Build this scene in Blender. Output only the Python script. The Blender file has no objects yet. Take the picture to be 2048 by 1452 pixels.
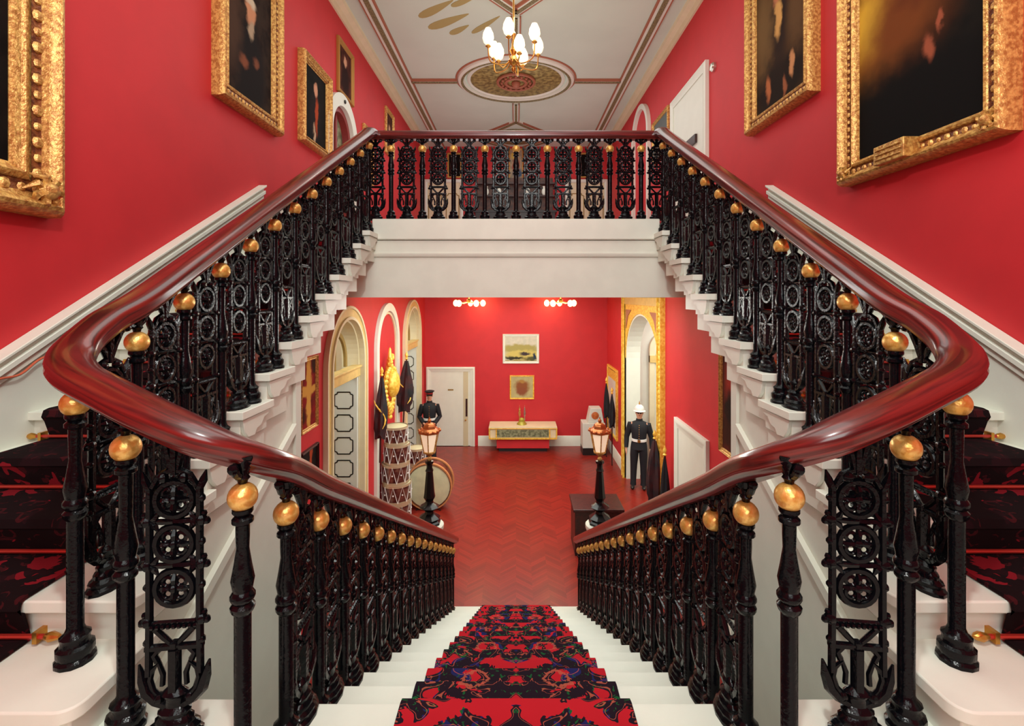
import bpy, math, random
from mathutils import Vector, Matrix
random.seed(7)
PI = math.pi
sc = bpy.context.scene
COL = sc.collection

# ------------------------------------------------------------------ camera, world, light, exposure
GZ = 4.27            # eye height above the lower hall floor; all heights below are measured from the eye and lifted by GZ at the end
cam_d = bpy.data.cameras.new('camera'); cam = bpy.data.objects.new('camera', cam_d); COL.objects.link(cam)
cam.location = (0, 0, GZ); cam.rotation_euler = (PI/2, 0, 0)
cam_d.sensor_width = 36; cam_d.lens = 980/2048*36
cam_d.shift_x = -8/2048; cam_d.shift_y = -134/2048
cam_d.clip_start = 0.05; cam_d.clip_end = 100
sc.camera = cam
w = bpy.data.worlds.new('world'); sc.world = w; w.use_nodes = True
w.node_tree.nodes['Background'].inputs[0].default_value = (1, .97, .92, 1)
w.node_tree.nodes['Background'].inputs[1].default_value = 1.2
def area(name, loc, rot, sx, sy, power, col=(.93, 1, .97), spread=PI):
    d = bpy.data.lights.new(name, 'AREA'); d.shape = 'RECTANGLE'; d.size = sx; d.size_y = sy
    d.energy = power; d.color = col; d.spread = spread
    o = bpy.data.objects.new(name, d); COL.objects.link(o); o.location = (loc[0], loc[1], loc[2]+GZ); o.rotation_euler = rot
    return o
def point(name, loc, power, r=.1, col=(1, .9, .75)):
    d = bpy.data.lights.new(name, 'POINT'); d.energy = power; d.shadow_soft_size = r; d.color = col
    o = bpy.data.objects.new(name, d); COL.objects.link(o); o.location = (loc[0], loc[1], loc[2]+GZ)
    return o
area('rear_fill', (0, -1.5, 1.6), (math.radians(82), 0, 0), 2.2, 2.4, 78)  # added soft fill from behind the camera, out of view
point('flash_key', (0.0, .25, 2.35), 210, .10, (.97, 1, .96))  # unseen key light standing in for the flash, above the landing
area('stair_ceiling_fill', (0, 2.6, 4.1), (0, 0, 0), 2.6, 4.0, 75)  # added fill under the stairwell ceiling, no fitting there
area('gallery_ceiling_fill', (0, 9.5, 4.1), (0, 0, 0), 3.0, 7.0, 100)  # extra fill besides the chandelier, evens out the gallery
area('gallery_up_fill', (0, 9.0, 1.0), (PI, 0, 0), 3.0, 7.0, 75)  # added upward fill to brighten the ceiling
area('hall_ceiling_fill', (0, 10.0, -.12), (0, 0, 0), 3.6, 6.5, 150)  # extra fill besides the bulb clusters, brightens the lower hall
area('well_fill', (0, 5.6, -.1), (math.radians(-25), 0, 0), 2.4, .8, 50)  # added fill in the stairwell, no lamp hangs here
area('hall_wall_fill', (0, 7.4, -.4), (math.radians(78), 0, 0), 3.0, .5, 90)  # added frontal fill for the hall walls, no real source
vs = sc.view_settings
vs.view_transform = 'Standard'; vs.look = 'None'; vs.exposure = 0.0; vs.gamma = 1.0; vs.use_curve_mapping = False

# ------------------------------------------------------------------ materials
def lin(c):
    return tuple(((v/255)/12.92 if v/255 <= .04045 else ((v/255+.055)/1.055)**2.4) for v in c) + (1,)
def new_mat(name):
    m = bpy.data.materials.new(name); m.use_nodes = True
    nt = m.node_tree; b = nt.nodes['Principled BSDF']
    return m, nt, b
def N(nt, t, **kw):
    n = nt.nodes.new(t)
    for k, v in kw.items(): setattr(n, k, v)
    return n
def math_(nt, op, a, b=None, c=None):
    n = nt.nodes.new('ShaderNodeMath'); n.operation = op
    for i, v in enumerate((a, b, c)):
        if v is None: continue
        if isinstance(v, (int, float)): n.inputs[i].default_value = v
        else: nt.links.new(v, n.inputs[i])
    return n.outputs[0]
def mixc(nt, f, a, b):
    n = nt.nodes.new('ShaderNodeMix'); n.data_type = 'RGBA'
    for idx, v in ((0, f), (6, a), (7, b)):
        if isinstance(v, (int, float)): n.inputs[idx].default_value = v
        elif isinstance(v, tuple): n.inputs[idx].default_value = v
        else: nt.links.new(v, n.inputs[idx])
    return n.outputs[2]
def ramp(nt, f, lo, hi):
    n = nt.nodes.new('ShaderNodeMapRange'); n.interpolation_type = 'SMOOTHSTEP'
    nt.links.new(f, n.inputs[0]); n.inputs[1].default_value = lo; n.inputs[2].default_value = hi
    return n.outputs[0]
def mat(name, col, rough=.5, metal=0, var=0, vscale=8, bump=0, bscale=60, col2=None, coat=0, spec=.5, emit=None, estr=0):
    m, nt, b = new_mat(name)
    c = lin(col); b.inputs['Base Color'].default_value = c
    b.inputs['Roughness'].default_value = rough; b.inputs['Metallic'].default_value = metal
    b.inputs['Specular IOR Level'].default_value = spec
    if coat: b.inputs['Coat Weight'].default_value = coat; b.inputs['Coat Roughness'].default_value = .08
    tc = N(nt, 'ShaderNodeTexCoord')
    if var or col2:
        nz = N(nt, 'ShaderNodeTexNoise'); nz.inputs['Scale'].default_value = vscale; nz.inputs['Detail'].default_value = 4
        nt.links.new(tc.outputs['Object'], nz.inputs['Vector'])
        c2 = lin(col2) if col2 else tuple(v*(1-var) for v in c[:3]) + (1,)
        nt.links.new(mixc(nt, ramp(nt, nz.outputs[0], .35, .65), c, c2), b.inputs['Base Color'])
    if bump:
        nb = N(nt, 'ShaderNodeTexNoise'); nb.inputs['Scale'].default_value = bscale
        nt.links.new(tc.outputs['Object'], nb.inputs['Vector'])
        bm = N(nt, 'ShaderNodeBump'); bm.inputs['Strength'].default_value = bump; bm.inputs['Distance'].default_value = .01
        nt.links.new(nb.outputs[0], bm.inputs['Height']); nt.links.new(bm.outputs[0], b.inputs['Normal'])
    if emit:
        b.inputs['Emission Color'].default_value = lin(emit); b.inputs['Emission Strength'].default_value = estr
    return m
RED = mat('red_wall_paint', (200, 38, 45), .62, var=.06, vscale=3, bump=.06, bscale=300)
WHITE = mat('white_paint', (228, 232, 218), .45, var=.03, vscale=5)
STONE = mat('painted_stone', (228, 232, 218), .5, var=.05, vscale=4, bump=.03, bscale=80)
CEIL = mat('ceiling_plaster', (208, 222, 206), .7, var=.04, vscale=1.5, bump=.03, bscale=60)
CREAM = mat('cream_paint', (226, 214, 178), .5, var=.05, vscale=5)
IRON = mat('black_iron', (7, 8, 12), .2, bump=.2, bscale=70, spec=.2)
BALL = mat('gilded_ball', (236, 196, 112), .33, .5, bump=.25, bscale=60, vscale=45, col2=(216, 162, 74))
GOLD = mat('gilt', (226, 184, 104), .36, .4, bump=.5, bscale=70, col2=(176, 122, 62), vscale=40)
GOLDY = mat('bright_gilt', (248, 214, 96), .4, .15, bump=.3, bscale=60, col2=(226, 170, 54), vscale=20)
BRASS = mat('brass', (205, 150, 70), .28, .9)
TAN = mat('tan_moulding', (150, 140, 96), .55, col2=(92, 84, 58), vscale=60, bump=.3, bscale=90)
RUST = mat('russet_line', (168, 104, 78), .6)
DARK = mat('dark_paint', (22, 18, 18), .4)
GILTLINE = mat('gilt_line', (156, 130, 70), .5, .2)
NAVY = mat('navy_cloth', (16, 18, 26), .75, bump=.2, bscale=150)
SKIN = mat('skin', (206, 150, 122), .55)
WCLOTH = mat('white_cloth', (232, 230, 224), .6)
CAPRED = mat('red_band', (150, 24, 28), .6)
HAIR = mat('dark_hair', (30, 22, 18), .6)
WOODD = mat('dark_wood', (62, 24, 20), .35, col2=(36, 14, 12), vscale=20)
DRUMSK = mat('drum_skin', (210, 208, 168), .5, var=.12, vscale=6)
DRUMSH = mat('drum_shell_paint', (128, 84, 70), .28, .4, col2=(80, 26, 26), vscale=11, coat=.4)
HOOPM = mat('pale_hoop', (192, 170, 138), .3, .3)
SILVER = mat('silver_metal', (205, 200, 188), .25, .85)
GLOBE = mat('lit_glass', (255, 240, 215), .3, emit=(255, 226, 180), estr=1.5)
BULB = mat('lit_bulb', (255, 244, 200), .3, emit=(255, 222, 130), estr=6)
LAMPG = mat('lantern_glass', (250, 232, 205), .3, emit=(255, 226, 190), estr=.45)
ROPE = mat('orange_cord', (196, 92, 60), .6)
GREYP = mat('grey_green_paint', (150, 156, 120), .5, col2=(92, 96, 70), vscale=14)

def wood_rail():
    m, nt, b = new_mat('mahogany')
    tc = N(nt, 'ShaderNodeTexCoord'); mp = N(nt, 'ShaderNodeMapping'); mp.inputs['Scale'].default_value = (1.2, 26, 1)
    nt.links.new(tc.outputs['UV'], mp.inputs['Vector'])
    nz = N(nt, 'ShaderNodeTexNoise'); nz.inputs['Scale'].default_value = 2.4; nz.inputs['Detail'].default_value = 6; nz.inputs['Distortion'].default_value = .5
    nt.links.new(mp.outputs[0], nz.inputs['Vector'])
    nt.links.new(mixc(nt, ramp(nt, nz.outputs[0], .3, .7), lin((58, 13, 13)), lin((116, 28, 24))), b.inputs['Base Color'])
    b.inputs['Roughness'].default_value = .28; b.inputs['Coat Weight'].default_value = .5; b.inputs['Coat Roughness'].default_value = .12
    return m
RAIL = wood_rail()

def parquet():
    m, nt, b = new_mat('parquet')
    tc = N(nt, 'ShaderNodeTexCoord'); sp = N(nt, 'ShaderNodeSeparateXYZ'); nt.links.new(tc.outputs['Object'], sp.inputs[0])
    W_ = .24
    x = sp.outputs[0]; y = sp.outputs[1]
    pp = math_(nt, 'PINGPONG', x, W_)
    v = math_(nt, 'DIVIDE', math_(nt, 'ADD', y, math_(nt, 'MULTIPLY', pp, .9)), .062)
    idv = math_(nt, 'FLOOR', v); fr = math_(nt, 'FRACT', v)
    idx = math_(nt, 'FLOOR', math_(nt, 'DIVIDE', x, W_))
    cb = N(nt, 'ShaderNodeCombineXYZ'); nt.links.new(idv, cb.inputs[0]); nt.links.new(idx, cb.inputs[1])
    wn = N(nt, 'ShaderNodeTexWhiteNoise'); nt.links.new(cb.outputs[0], wn.inputs[0])
    nz = N(nt, 'ShaderNodeTexNoise'); nz.inputs['Scale'].default_value = 9; nz.inputs['Detail'].default_value = 5
    nt.links.new(tc.outputs['Object'], nz.inputs['Vector'])
    f = math_(nt, 'ADD', math_(nt, 'MULTIPLY', wn.outputs[0], .7), math_(nt, 'MULTIPLY', nz.outputs[0], .3))
    c = mixc(nt, f, lin((112, 27, 20)), lin((150, 40, 28)))
    seam = math_(nt, 'LESS_THAN', fr, .07)
    c = mixc(nt, math_(nt, 'MULTIPLY', seam, .45), c, lin((70, 16, 14)))
    nt.links.new(c, b.inputs['Base Color'])
    b.inputs['Roughness'].default_value = .33; b.inputs['Specular IOR Level'].default_value = .4; b.inputs['Coat Weight'].default_value = .05; b.inputs['Coat Roughness'].default_value = .15
    return m
PARQ = parquet()

def carpet_mat(name, red, dark, blue, green, k=1.0, coverage=.5, lines=.8):
    m, nt, b = new_mat(name)
    tc = N(nt, 'ShaderNodeTexCoord'); sp = N(nt, 'ShaderNodeSeparateXYZ'); nt.links.new(tc.outputs['UV'], sp.inputs[0])
    u = math_(nt, 'ABSOLUTE', sp.outputs[0]); v = math_(nt, 'PINGPONG', sp.outputs[1], 1.15)
    def field(sx, sy, off, scale, det=2, dist=1.2):
        cb = N(nt, 'ShaderNodeCombineXYZ')
        nt.links.new(math_(nt, 'MULTIPLY', u, sx), cb.inputs[0]); nt.links.new(math_(nt, 'MULTIPLY', v, sy), cb.inputs[1]); cb.inputs[2].default_value = off
        nz = N(nt, 'ShaderNodeTexNoise'); nz.inputs['Scale'].default_value = scale*k; nz.inputs['Detail'].default_value = det; nz.inputs['Distortion'].default_value = dist
        nt.links.new(cb.outputs[0], nz.inputs['Vector']); return nz.outputs[0]
    a = field(1, 1, 3.1, 5.2)
    c = field(1, 1, 9.7, 5.0)
    d = field(1, 1, 5.5, 16, 2, 2)
    # scroll rings repeated along the runner
    vv = math_(nt, 'SUBTRACT', math_(nt, 'PINGPONG', sp.outputs[1], .36), .18)
    uu = math_(nt, 'SUBTRACT', u, .20)
    r = math_(nt, 'SQRT', math_(nt, 'ADD', math_(nt, 'MULTIPLY', uu, uu), math_(nt, 'MULTIPLY', vv, vv)))
    r = math_(nt, 'ADD', r, math_(nt, 'MULTIPLY', math_(nt, 'SUBTRACT', d, .5), .06))
    ring = math_(nt, 'LESS_THAN', math_(nt, 'ABSOLUTE', math_(nt, 'SUBTRACT', r, .115)), .026)
    ring2 = math_(nt, 'LESS_THAN', math_(nt, 'ABSOLUTE', math_(nt, 'SUBTRACT', r, .06)), .008)
    blob = math_(nt, 'GREATER_THAN', a, 1-coverage)
    dk = math_(nt, 'MAXIMUM', ring, blob)
    col = mixc(nt, dk, lin(red), lin(dark))
    bl = math_(nt, 'MULTIPLY', dk, math_(nt, 'GREATER_THAN', c, .58))
    col = mixc(nt, bl, col, lin(blue))
    gr = math_(nt, 'MULTIPLY', dk, math_(nt, 'GREATER_THAN', d, .63))
    col = mixc(nt, gr, col, lin(green))
    th = math_(nt, 'MULTIPLY', math_(nt, 'LESS_THAN', math_(nt, 'ABSOLUTE', math_(nt, 'SUBTRACT', a, 1-coverage+.05)), .008), 1)
    col = mixc(nt, math_(nt, 'MULTIPLY', math_(nt, 'MAXIMUM', th, ring2), lines), col, lin((176, 84, 66)))
    nt.links.new(col, b.inputs['Base Color']); b.inputs['Roughness'].default_value = .95; b.inputs['Specular IOR Level'].default_value = .1
    return m
CARPET = carpet_mat('stair_runner', (180, 26, 38), (30, 16, 28), (30, 30, 84), (22, 84, 44), 1.3, .52)
CARPET_SHADED = carpet_mat('side_runner_shaded', (120, 22, 32), (24, 12, 14), (34, 14, 18), (60, 18, 22), .8, .60, 0)  # same carpet in darker tones, shade put into its colours

def paint_mat(name, base, blobs, base2=None, hz=None):
    """oil painting: a base tone with soft elliptical patches (cx, cz, rx, rz, colour, softness) in metres on the canvas"""
    m, nt, b = new_mat(name)
    tc = N(nt, 'ShaderNodeTexCoord')
    nz = N(nt, 'ShaderNodeTexNoise'); nz.inputs['Scale'].default_value = 7; nz.inputs['Detail'].default_value = 5
    nt.links.new(tc.outputs['Object'], nz.inputs['Vector'])
    sp0 = N(nt, 'ShaderNodeVectorMath', operation='SCALE'); 
    off = N(nt, 'ShaderNodeVectorMath', operation='SUBTRACT'); nt.links.new(nz.outputs[1], off.inputs[0]); off.inputs[1].default_value = (.5, .5, .5)
    nt.links.new(off.outputs[0], sp0.inputs[0]); sp0.inputs[3].default_value = .16
    ad = N(nt, 'ShaderNodeVectorMath', operation='ADD'); nt.links.new(tc.outputs['Object'], ad.inputs[0]); nt.links.new(sp0.outputs[0], ad.inputs[1])
    sp = N(nt, 'ShaderNodeSeparateXYZ'); nt.links.new(ad.outputs[0], sp.inputs[0])
    x, z = sp.outputs[0], sp.outputs[2]
    c = mixc(nt, ramp(nt, nz.outputs[0], .35, .7), lin(base), lin(base2 or tuple(int(v*.55) for v in base)))
    for (cx, cz, rx, rz, colr, soft) in blobs:
        dx = math_(nt, 'DIVIDE', math_(nt, 'SUBTRACT', x, cx), rx); dz = math_(nt, 'DIVIDE', math_(nt, 'SUBTRACT', z, cz), rz)
        r = math_(nt, 'SQRT', math_(nt, 'ADD', math_(nt, 'MULTIPLY', dx, dx), math_(nt, 'MULTIPLY', dz, dz)))
        f = ramp(nt, math_(nt, 'MULTIPLY', r, -1), -1-soft, -1+soft)
        c = mixc(nt, f, c, lin(colr))
    nt.links.new(c, b.inputs['Base Color']); b.inputs['Roughness'].default_value = .75
    b.inputs['Specular IOR Level'].default_value = .08
    return m

# ------------------------------------------------------------------ mesh helpers
class MB:
    def __init__(s): s.v = []; s.f = []; s.uv = None; s.M = None
    def add(s, vs, fs):
        o = len(s.v)
        if s.M is not None: vs = [tuple(s.M @ Vector(p)) for p in vs]
        s.v += [tuple(p) for p in vs]; s.f += [tuple(i+o for i in f) for f in fs]; return s
    def box(s, x0, x1, y0, y1, z0, z1):
        if x0 > x1: x0, x1 = x1, x0
        if y0 > y1: y0, y1 = y1, y0
        if z0 > z1: z0, z1 = z1, z0
        v = [(x, y, z) for z in (z0, z1) for y in (y0, y1) for x in (x0, x1)]
        return s.add(v, [(0,2,3,1), (4,5,7,6), (0,1,5,4), (2,6,7,3), (0,4,6,2), (1,3,7,5)])
    def prism(s, poly, axis, a, b):
        """poly: 2-D points; axis 'x' (poly y,z) 'y' (poly x,z) 'z' (poly x,y); swept a..b, convex or not (n-gon caps)"""
        n = len(poly); vs = []
        for t in (a, b):
            for p in poly:
                vs.append({'x': (t, p[0], p[1]), 'y': (p[0], t, p[1]), 'z': (p[0], p[1], t)}[axis])
        fs = [tuple(range(n))[::-1], tuple(range(n, 2*n))] + [(i, (i+1) % n, n+(i+1) % n, n+i) for i in range(n)]
        return s.add(vs, fs)
    def lathe(s, prof, c=(0, 0, 0), seg=12, sx=1, sy=1, rot=0, cap=True):
        vs = []; fs = []
        for (r, z) in prof:
            for i in range(seg):
                a = 2*PI*i/seg + rot
                vs.append((c[0]+r*math.cos(a)*sx, c[1]+r*math.sin(a)*sy, c[2]+z))
        for k in range(len(prof)-1):
            for i in range(seg):
                j = (i+1) % seg
                fs.append((k*seg+i, k*seg+j, (k+1)*seg+j, (k+1)*seg+i))
        if cap: fs.append(tuple(range(seg))[::-1]); m = (len(prof)-1)*seg; fs.append(tuple(range(m, m+seg)))
        return s.add(vs, fs)
    def sphere(s, c, r, seg=10, rings=6, sc_=(1, 1, 1)):
        prof = [(r*math.sin(PI*k/rings), -r*math.cos(PI*k/rings)) for k in range(rings+1)]
        prof[0] = (r*.02, -r); prof[-1] = (r*.02, r)
        vs = []; fs = []
        for (q, z) in prof:
            for i in range(seg):
                a = 2*PI*i/seg; vs.append((c[0]+q*math.cos(a)*sc_[0], c[1]+q*math.sin(a)*sc_[1], c[2]+z*sc_[2]))
        for k in range(len(prof)-1):
            for i in range(seg):
                j = (i+1) % seg; fs.append((k*seg+i, k*seg+j, (k+1)*seg+j, (k+1)*seg+i))
        fs.append(tuple(range(seg))[::-1]); m = (len(prof)-1)*seg; fs.append(tuple(range(m, m+seg)))
        return s.add(vs, fs)
    def tube(s, path, r, seg=6, closed=False):
        P = [Vector(p) for p in path]; n = len(P); vs = []; fs = []
        rr = r if isinstance(r, (list, tuple)) else [r]*n
        up = None
        for i in range(n):
            if closed: t = P[(i+1) % n]-P[i-1]
            else: t = P[min(i+1, n-1)]-P[max(i-1, 0)]
            if t.length < 1e-9: t = Vector((0, 0, 1))
            t.normalize()
            if up is None:
                up = Vector((0, 1, 0)) if abs(t.y) < .9 else Vector((1, 0, 0))
            a = t.cross(up)
            if a.length < 1e-6: a = t.cross(Vector((1, 0, 0)))
            a.normalize(); b = a.cross(t).normalized(); up = b
            for k in range(seg):
                g = 2*PI*k/seg; vs.append(P[i]+(a*math.cos(g)+b*math.sin(g))*rr[i])
        m = n if closed else n-1
        for i in range(m):
            for k in range(seg):
                l = (k+1) % seg; j = (i+1) % n
                fs.append((i*seg+k, i*seg+l, j*seg+l, j*seg+k))
        if not closed: fs.append(tuple(range(seg))[::-1]); fs.append(tuple(range((n-1)*seg, n*seg)))
        return s.add(vs, fs)
    def ring(s, c, R, r, axis='y', seg=20, sub=6, a0=0, a1=2*PI, sx=1, sz=1):
        full = abs(a1-a0-2*PI) < 1e-6
        m = seg if full else seg+1
        pts = []
        for i in range(m):
            a = a0+(a1-a0)*i/seg; p, q = R*math.cos(a)*sx, R*math.sin(a)*sz
            pts.append({'y': (c[0]+p, c[1], c[2]+q), 'z': (c[0]+p, c[1]+q, c[2]), 'x': (c[0], c[1]+p, c[2]+q)}[axis])
        return s.tube(pts, r, sub, closed=full)
    def build(s, name, material, parent=None, smooth=35, bevel=0):
        me = bpy.data.meshes.new(name); me.from_pydata(s.v, [], s.f); me.validate(); me.update()
        if s.uv:
            ul = me.uv_layers.new(name='UVMap')
            for l in me.loops: ul.data[l.index].uv = s.uv[l.vertex_index]
        import bmesh
        bm = bmesh.new(); bm.from_mesh(me); bmesh.ops.recalc_face_normals(bm, faces=bm.faces); bm.to_mesh(me); bm.free()
        if smooth:
            me.shade_smooth(); me.set_sharp_from_angle(angle=math.radians(smooth))
        me.materials.append(material)
        o = bpy.data.objects.new(name, me); COL.objects.link(o)
        if parent is not None: o.parent = parent
        if bevel:
            b = o.modifiers.new('bevel', 'BEVEL'); b.width = bevel; b.segments = 2; b.limit_method = 'ANGLE'
        return o
TOPS = []
def thing(name, label, cat, loc=(0, 0, 0), rotz=0, group=None):
    o = bpy.data.objects.new(name, None); COL.objects.link(o); o.empty_display_size = .1
    o.location = loc; o.rotation_euler = (0, 0, rotz); o['label'] = label; o['category'] = cat
    if group: o['group'] = group
    TOPS.append(o); return o
def solo(o, label, cat, group=None):
    o['label'] = label; o['category'] = cat
    if group: o['group'] = group
    TOPS.append(o); return o
def struct(o, label=None, cat=None):
    o['kind'] = 'structure'
    if label: o['label'] = label
    if cat: o['category'] = cat
    TOPS.append(o); return o
def dup(root, loc, rotz, label, group=None):
    r = root.copy(); COL.objects.link(r); r.location = loc; r.rotation_euler = (0, 0, rotz); r['label'] = label
    if group: r['group'] = group
    TOPS.append(r)
    for ch in list(root.children):
        c = ch.copy(); COL.objects.link(c); c.parent = r
        for g in list(ch.children):
            d = g.copy(); COL.objects.link(d); d.parent = c
    return r
ORD = ['first', 'second', 'third', 'fourth', 'fifth', 'sixth', 'seventh', 'eighth', 'ninth', 'tenth', 'eleventh', 'twelfth', 'thirteenth',
       'fourteenth', 'fifteenth', 'sixteenth', 'seventeenth', 'eighteenth', 'nineteenth', 'twentieth']
FACE_L, FACE_R = PI/2, -PI/2        # local -y of an item turned to face the room from the left / right wall
W = 2.6
FLOOR = -4.27; F2 = .805; CZ = 4.26; FAR = 13.97

# ------------------------------------------------------------------ room shell
def wall_side(name, side, y0, y1, z0, z1, ops, material, thick=.3):
    """side -1: left wall at x=-W; ops: (ya, yb, zbottom, zspring, ztop) with an arch between spring and top (equal = flat head)"""
    mb = MB(); x = side*W; xo = side*(W+thick)
    def head(op, y):
        a, b, zb, zs, zt = op
        if zt <= zs: return zs
        c = (a+b)/2; r = (b-a)/2; t = min(1, abs(y-c)/r)
        return zs+(zt-zs)*math.sqrt(max(0, 1-t*t))
    cols = []; y = y0
    for op in sorted(ops):
        cols.append((y, op[0], None))
        n = 24 if op[4] > op[3] else 1
        ys = [(op[0]+op[1])/2 - (op[1]-op[0])/2*math.cos(PI*i/n) for i in range(n+1)]
        for i in range(n): cols.append((ys[i], ys[i+1], op))
        y = op[1]
    cols.append((y, y1, None))
    for (a, b, op) in cols:
        if b-a < 1e-6: continue
        for xx in (x, xo):
            if op is None: mb.add([(xx, a, z0), (xx, b, z0), (xx, b, z1), (xx, a, z1)], [(0, 1, 2, 3)])
            else:
                ha, hb = head(op, a), head(op, b)
                mb.add([(xx, a, ha), (xx, b, hb), (xx, b, z1), (xx, a, z1)], [(0, 1, 2, 3)])
                if op[2] > z0: mb.add([(xx, a, z0), (xx, b, z0), (xx, b, op[2]), (xx, a, op[2])], [(0, 1, 2, 3)])
        if op is not None:
            ha, hb = head(op, a), head(op, b)
            mb.add([(x, a, ha), (x, b, hb), (xo, b, hb), (xo, a, ha)], [(0, 1, 2, 3)])
            if op[2] > z0: mb.add([(x, a, op[2]), (x, b, op[2]), (xo, b, op[2]), (xo, a, op[2])], [(0, 1, 2, 3)])
    for op in ops:
        for yy in (op[0], op[1]):
            mb.add([(x, yy, op[2]), (xo, yy, op[2]), (xo, yy, op[3]), (x, yy, op[3])], [(0, 1, 2, 3)])
    for yy in (y0, y1): mb.add([(x, yy, z0), (xo, yy, z0), (xo, yy, z1), (x, yy, z1)], [(0, 1, 2, 3)])
    for zz in (z1,): mb.add([(x, y0, zz), (xo, y0, zz), (xo, y1, zz), (x, y1, zz)], [(0, 1, 2, 3)])
    return struct(mb.build(name, material, smooth=0))
ARCH1 = (6.78, 8.22, FLOOR, -1.05, -.33)
ARCH3 = (11.4, 13.0, FLOOR, -1.05, -.27)
RARCH = (8.75, 11.5, FLOOR, -1.45, -.37)
UARCH = (6.82, 7.70, F2, 2.35, 2.79)
wall_side('wall_left', -1, -1.6, FAR, FLOOR, -.015, [ARCH1, ARCH3], RED)
wall_side('wall_right', 1, -1.6, FAR, FLOOR, -.015, [RARCH], RED)
wall_side('wall_upper_left', -1, -1.6, FAR, -.015, CZ, [UARCH], RED)
wall_side('wall_upper_right', 1, -1.6, FAR, -.015, CZ, [], RED)
m = MB(); m.box(-W-.3, W+.3, FAR, FAR+.3, FLOOR, CZ); struct(m.build('wall_far', RED, smooth=0))
m = MB()   # wall behind the half landing, with an opening added to let fill light in
m.box(-W-.3, -1.2, -1.9, -1.6, FLOOR, CZ).box(1.2, W+.3, -1.9, -1.6, FLOOR, CZ).box(-1.2, 1.2, -1.9, -1.6, FLOOR, .2).box(-1.2, 1.2, -1.9, -1.6, 3.1, CZ)
struct(m.build('wall_landing', RED, smooth=0))
m = MB(); m.box(-5.2, 5.2, -1.6, 14.3, FLOOR-.3, FLOOR); struct(m.build('floor', PARQ, smooth=0))
m = MB(); m.box(-W-.3, W+.3, -1.9, 14.27, CZ, CZ+.25); struct(m.build('ceiling', CEIL, smooth=0))
m = MB(); m.box(-W, W, 5.35, FAR, .62, F2); struct(m.build('floor_gallery', mat('gallery_floor', (150, 40, 34), .4), smooth=0))
m = MB(); m.box(-W, W, 5.35, FAR, -.015, .60); struct(m.build('ceiling_hall', WHITE, smooth=0))
# gallery edge: white fascia with mouldings
fa = thing('gallery_fascia', 'broad white moulded front of the gallery between the two upper flights', 'fascia', (0, 5.13, 0)); fa['kind'] = 'structure'
m = MB(); m.box(-1.50, 1.50, -.03, .22, .585, F2); m.build('edge_slab', STONE, fa, bevel=.012)
m = MB(); m.box(-1.50, 1.50, 0, .22, .45, .58); m.build('band', STONE, fa)
m = MB(); m.prism([(-1.86, -.015), (1.86, -.015), (1.50, .45), (-1.50, .45)], 'y', .02, .22); m.prism([(0, .41), (-.012, .43), (-.012, .45), (.02, .45), (.02, .41)], 'x', -1.50, 1.50); m.build('apron', STONE, fa)
# ceiling mouldings
def strip(mb, pts, w_, z0, z1):
    """flat strip of width w_ along a polyline in plan"""
    for (a, b) in zip(pts[:-1], pts[1:]):
        A = Vector(a); B = Vector(b); d = (B-A).normalized(); n = Vector((-d.y, d.x))*w_/2
        q = [A+n, A-n, B-n, B+n]
        mb.add([(p.x, p.y, z) for z in (z0, z1) for p in q], [(0, 1, 2, 3), (4, 5, 6, 7), (0, 1, 5, 4), (1, 2, 6, 5), (2, 3, 7, 6), (3, 0, 4, 7)])
trim_no = [0]
def trim(mb, material, smooth=35):
    trim_no[0] += 1
    return struct(mb.build('trim_%d' % trim_no[0], material, smooth=smooth))
def moulding(pts, w_=.15):
    a = MB(); strip(a, pts, w_, CZ-.045, CZ+.01); trim(a, WHITE)
    g = MB(); strip(g, pts, w_*.42, CZ-.062, CZ-.03); trim(g, TAN)
    for s in (-1, 1):
        r = MB(); off = []
        P = [Vector(p) for p in pts]
        for i, p in enumerate(P):
            d = (P[min(i+1, len(P)-1)]-P[max(i-1, 0)]).normalized(); off.append(tuple(p+Vector((-d.y, d.x))*s*w_*.56))
        strip(r, off, .022, CZ-.05, CZ+.005); trim(r, RUST)
for s in (-1, 1):
    moulding([(s*2.14, -1.5), (s*2.14, FAR)], .17)
    moulding([(s*1.16, 9.66), (s*2.06, 9.66)], .09)
    m = MB(); m.prism([(s*W, CZ-.16), (s*(W-.03), CZ-.16), (s*(W-.05), CZ-.08), (s*(W-.12), CZ-.05), (s*(W-.14), CZ+.01), (s*W, CZ+.01)], 'y', -1.5, FAR); trim(m, CREAM)
    m = MB(); m.box(s*(W-.34), s*(W-.36), -1.5, FAR, CZ-.02, CZ+.005); trim(m, RUST)
moulding([(0, 8.5), (0, 7.45)], .12); moulding([(0, 10.82), (0, 11.85)], .12)
def lozenge(cy):
    pts = []
    for i in range(9):
        a = PI/2+2*PI*i/8; r = 1.2 if i % 2 == 0 else .78
        pts.append((r*math.cos(a), cy+r*math.sin(a)))
    moulding(pts, .13)
    m = MB(); m.lathe([(.001, 0), (.55, 0), (.60, .02), (.62, .05)], (0, cy, CZ-.05), 40)
    trim(m, TAN)
lozenge(6.1); lozenge(13.1)
m = MB(); m.ring((0, 9.66, CZ), 1.08, .075, 'z', 64, 8, sz=.88); m.ring((0, 9.66, CZ), .93, .04, 'z', 64, 6, sz=.88); trim(m, WHITE)
m = MB(); m.ring((0, 9.66, CZ-.06), 1.06, .028, 'z', 64, 6, sz=.88); trim(m, TAN)
m = MB(); m.ring((0, 9.66, CZ-.005), 1.17, .018, 'z', 64, 6, sz=.88); trim(m, RUST)
m = MB(); m.lathe([(.02, -.05), (.25, -.05), (.3, -.02), (.9, -.012), (.92, 0)], (0, 9.66, CZ), 64, sy=.88)
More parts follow.
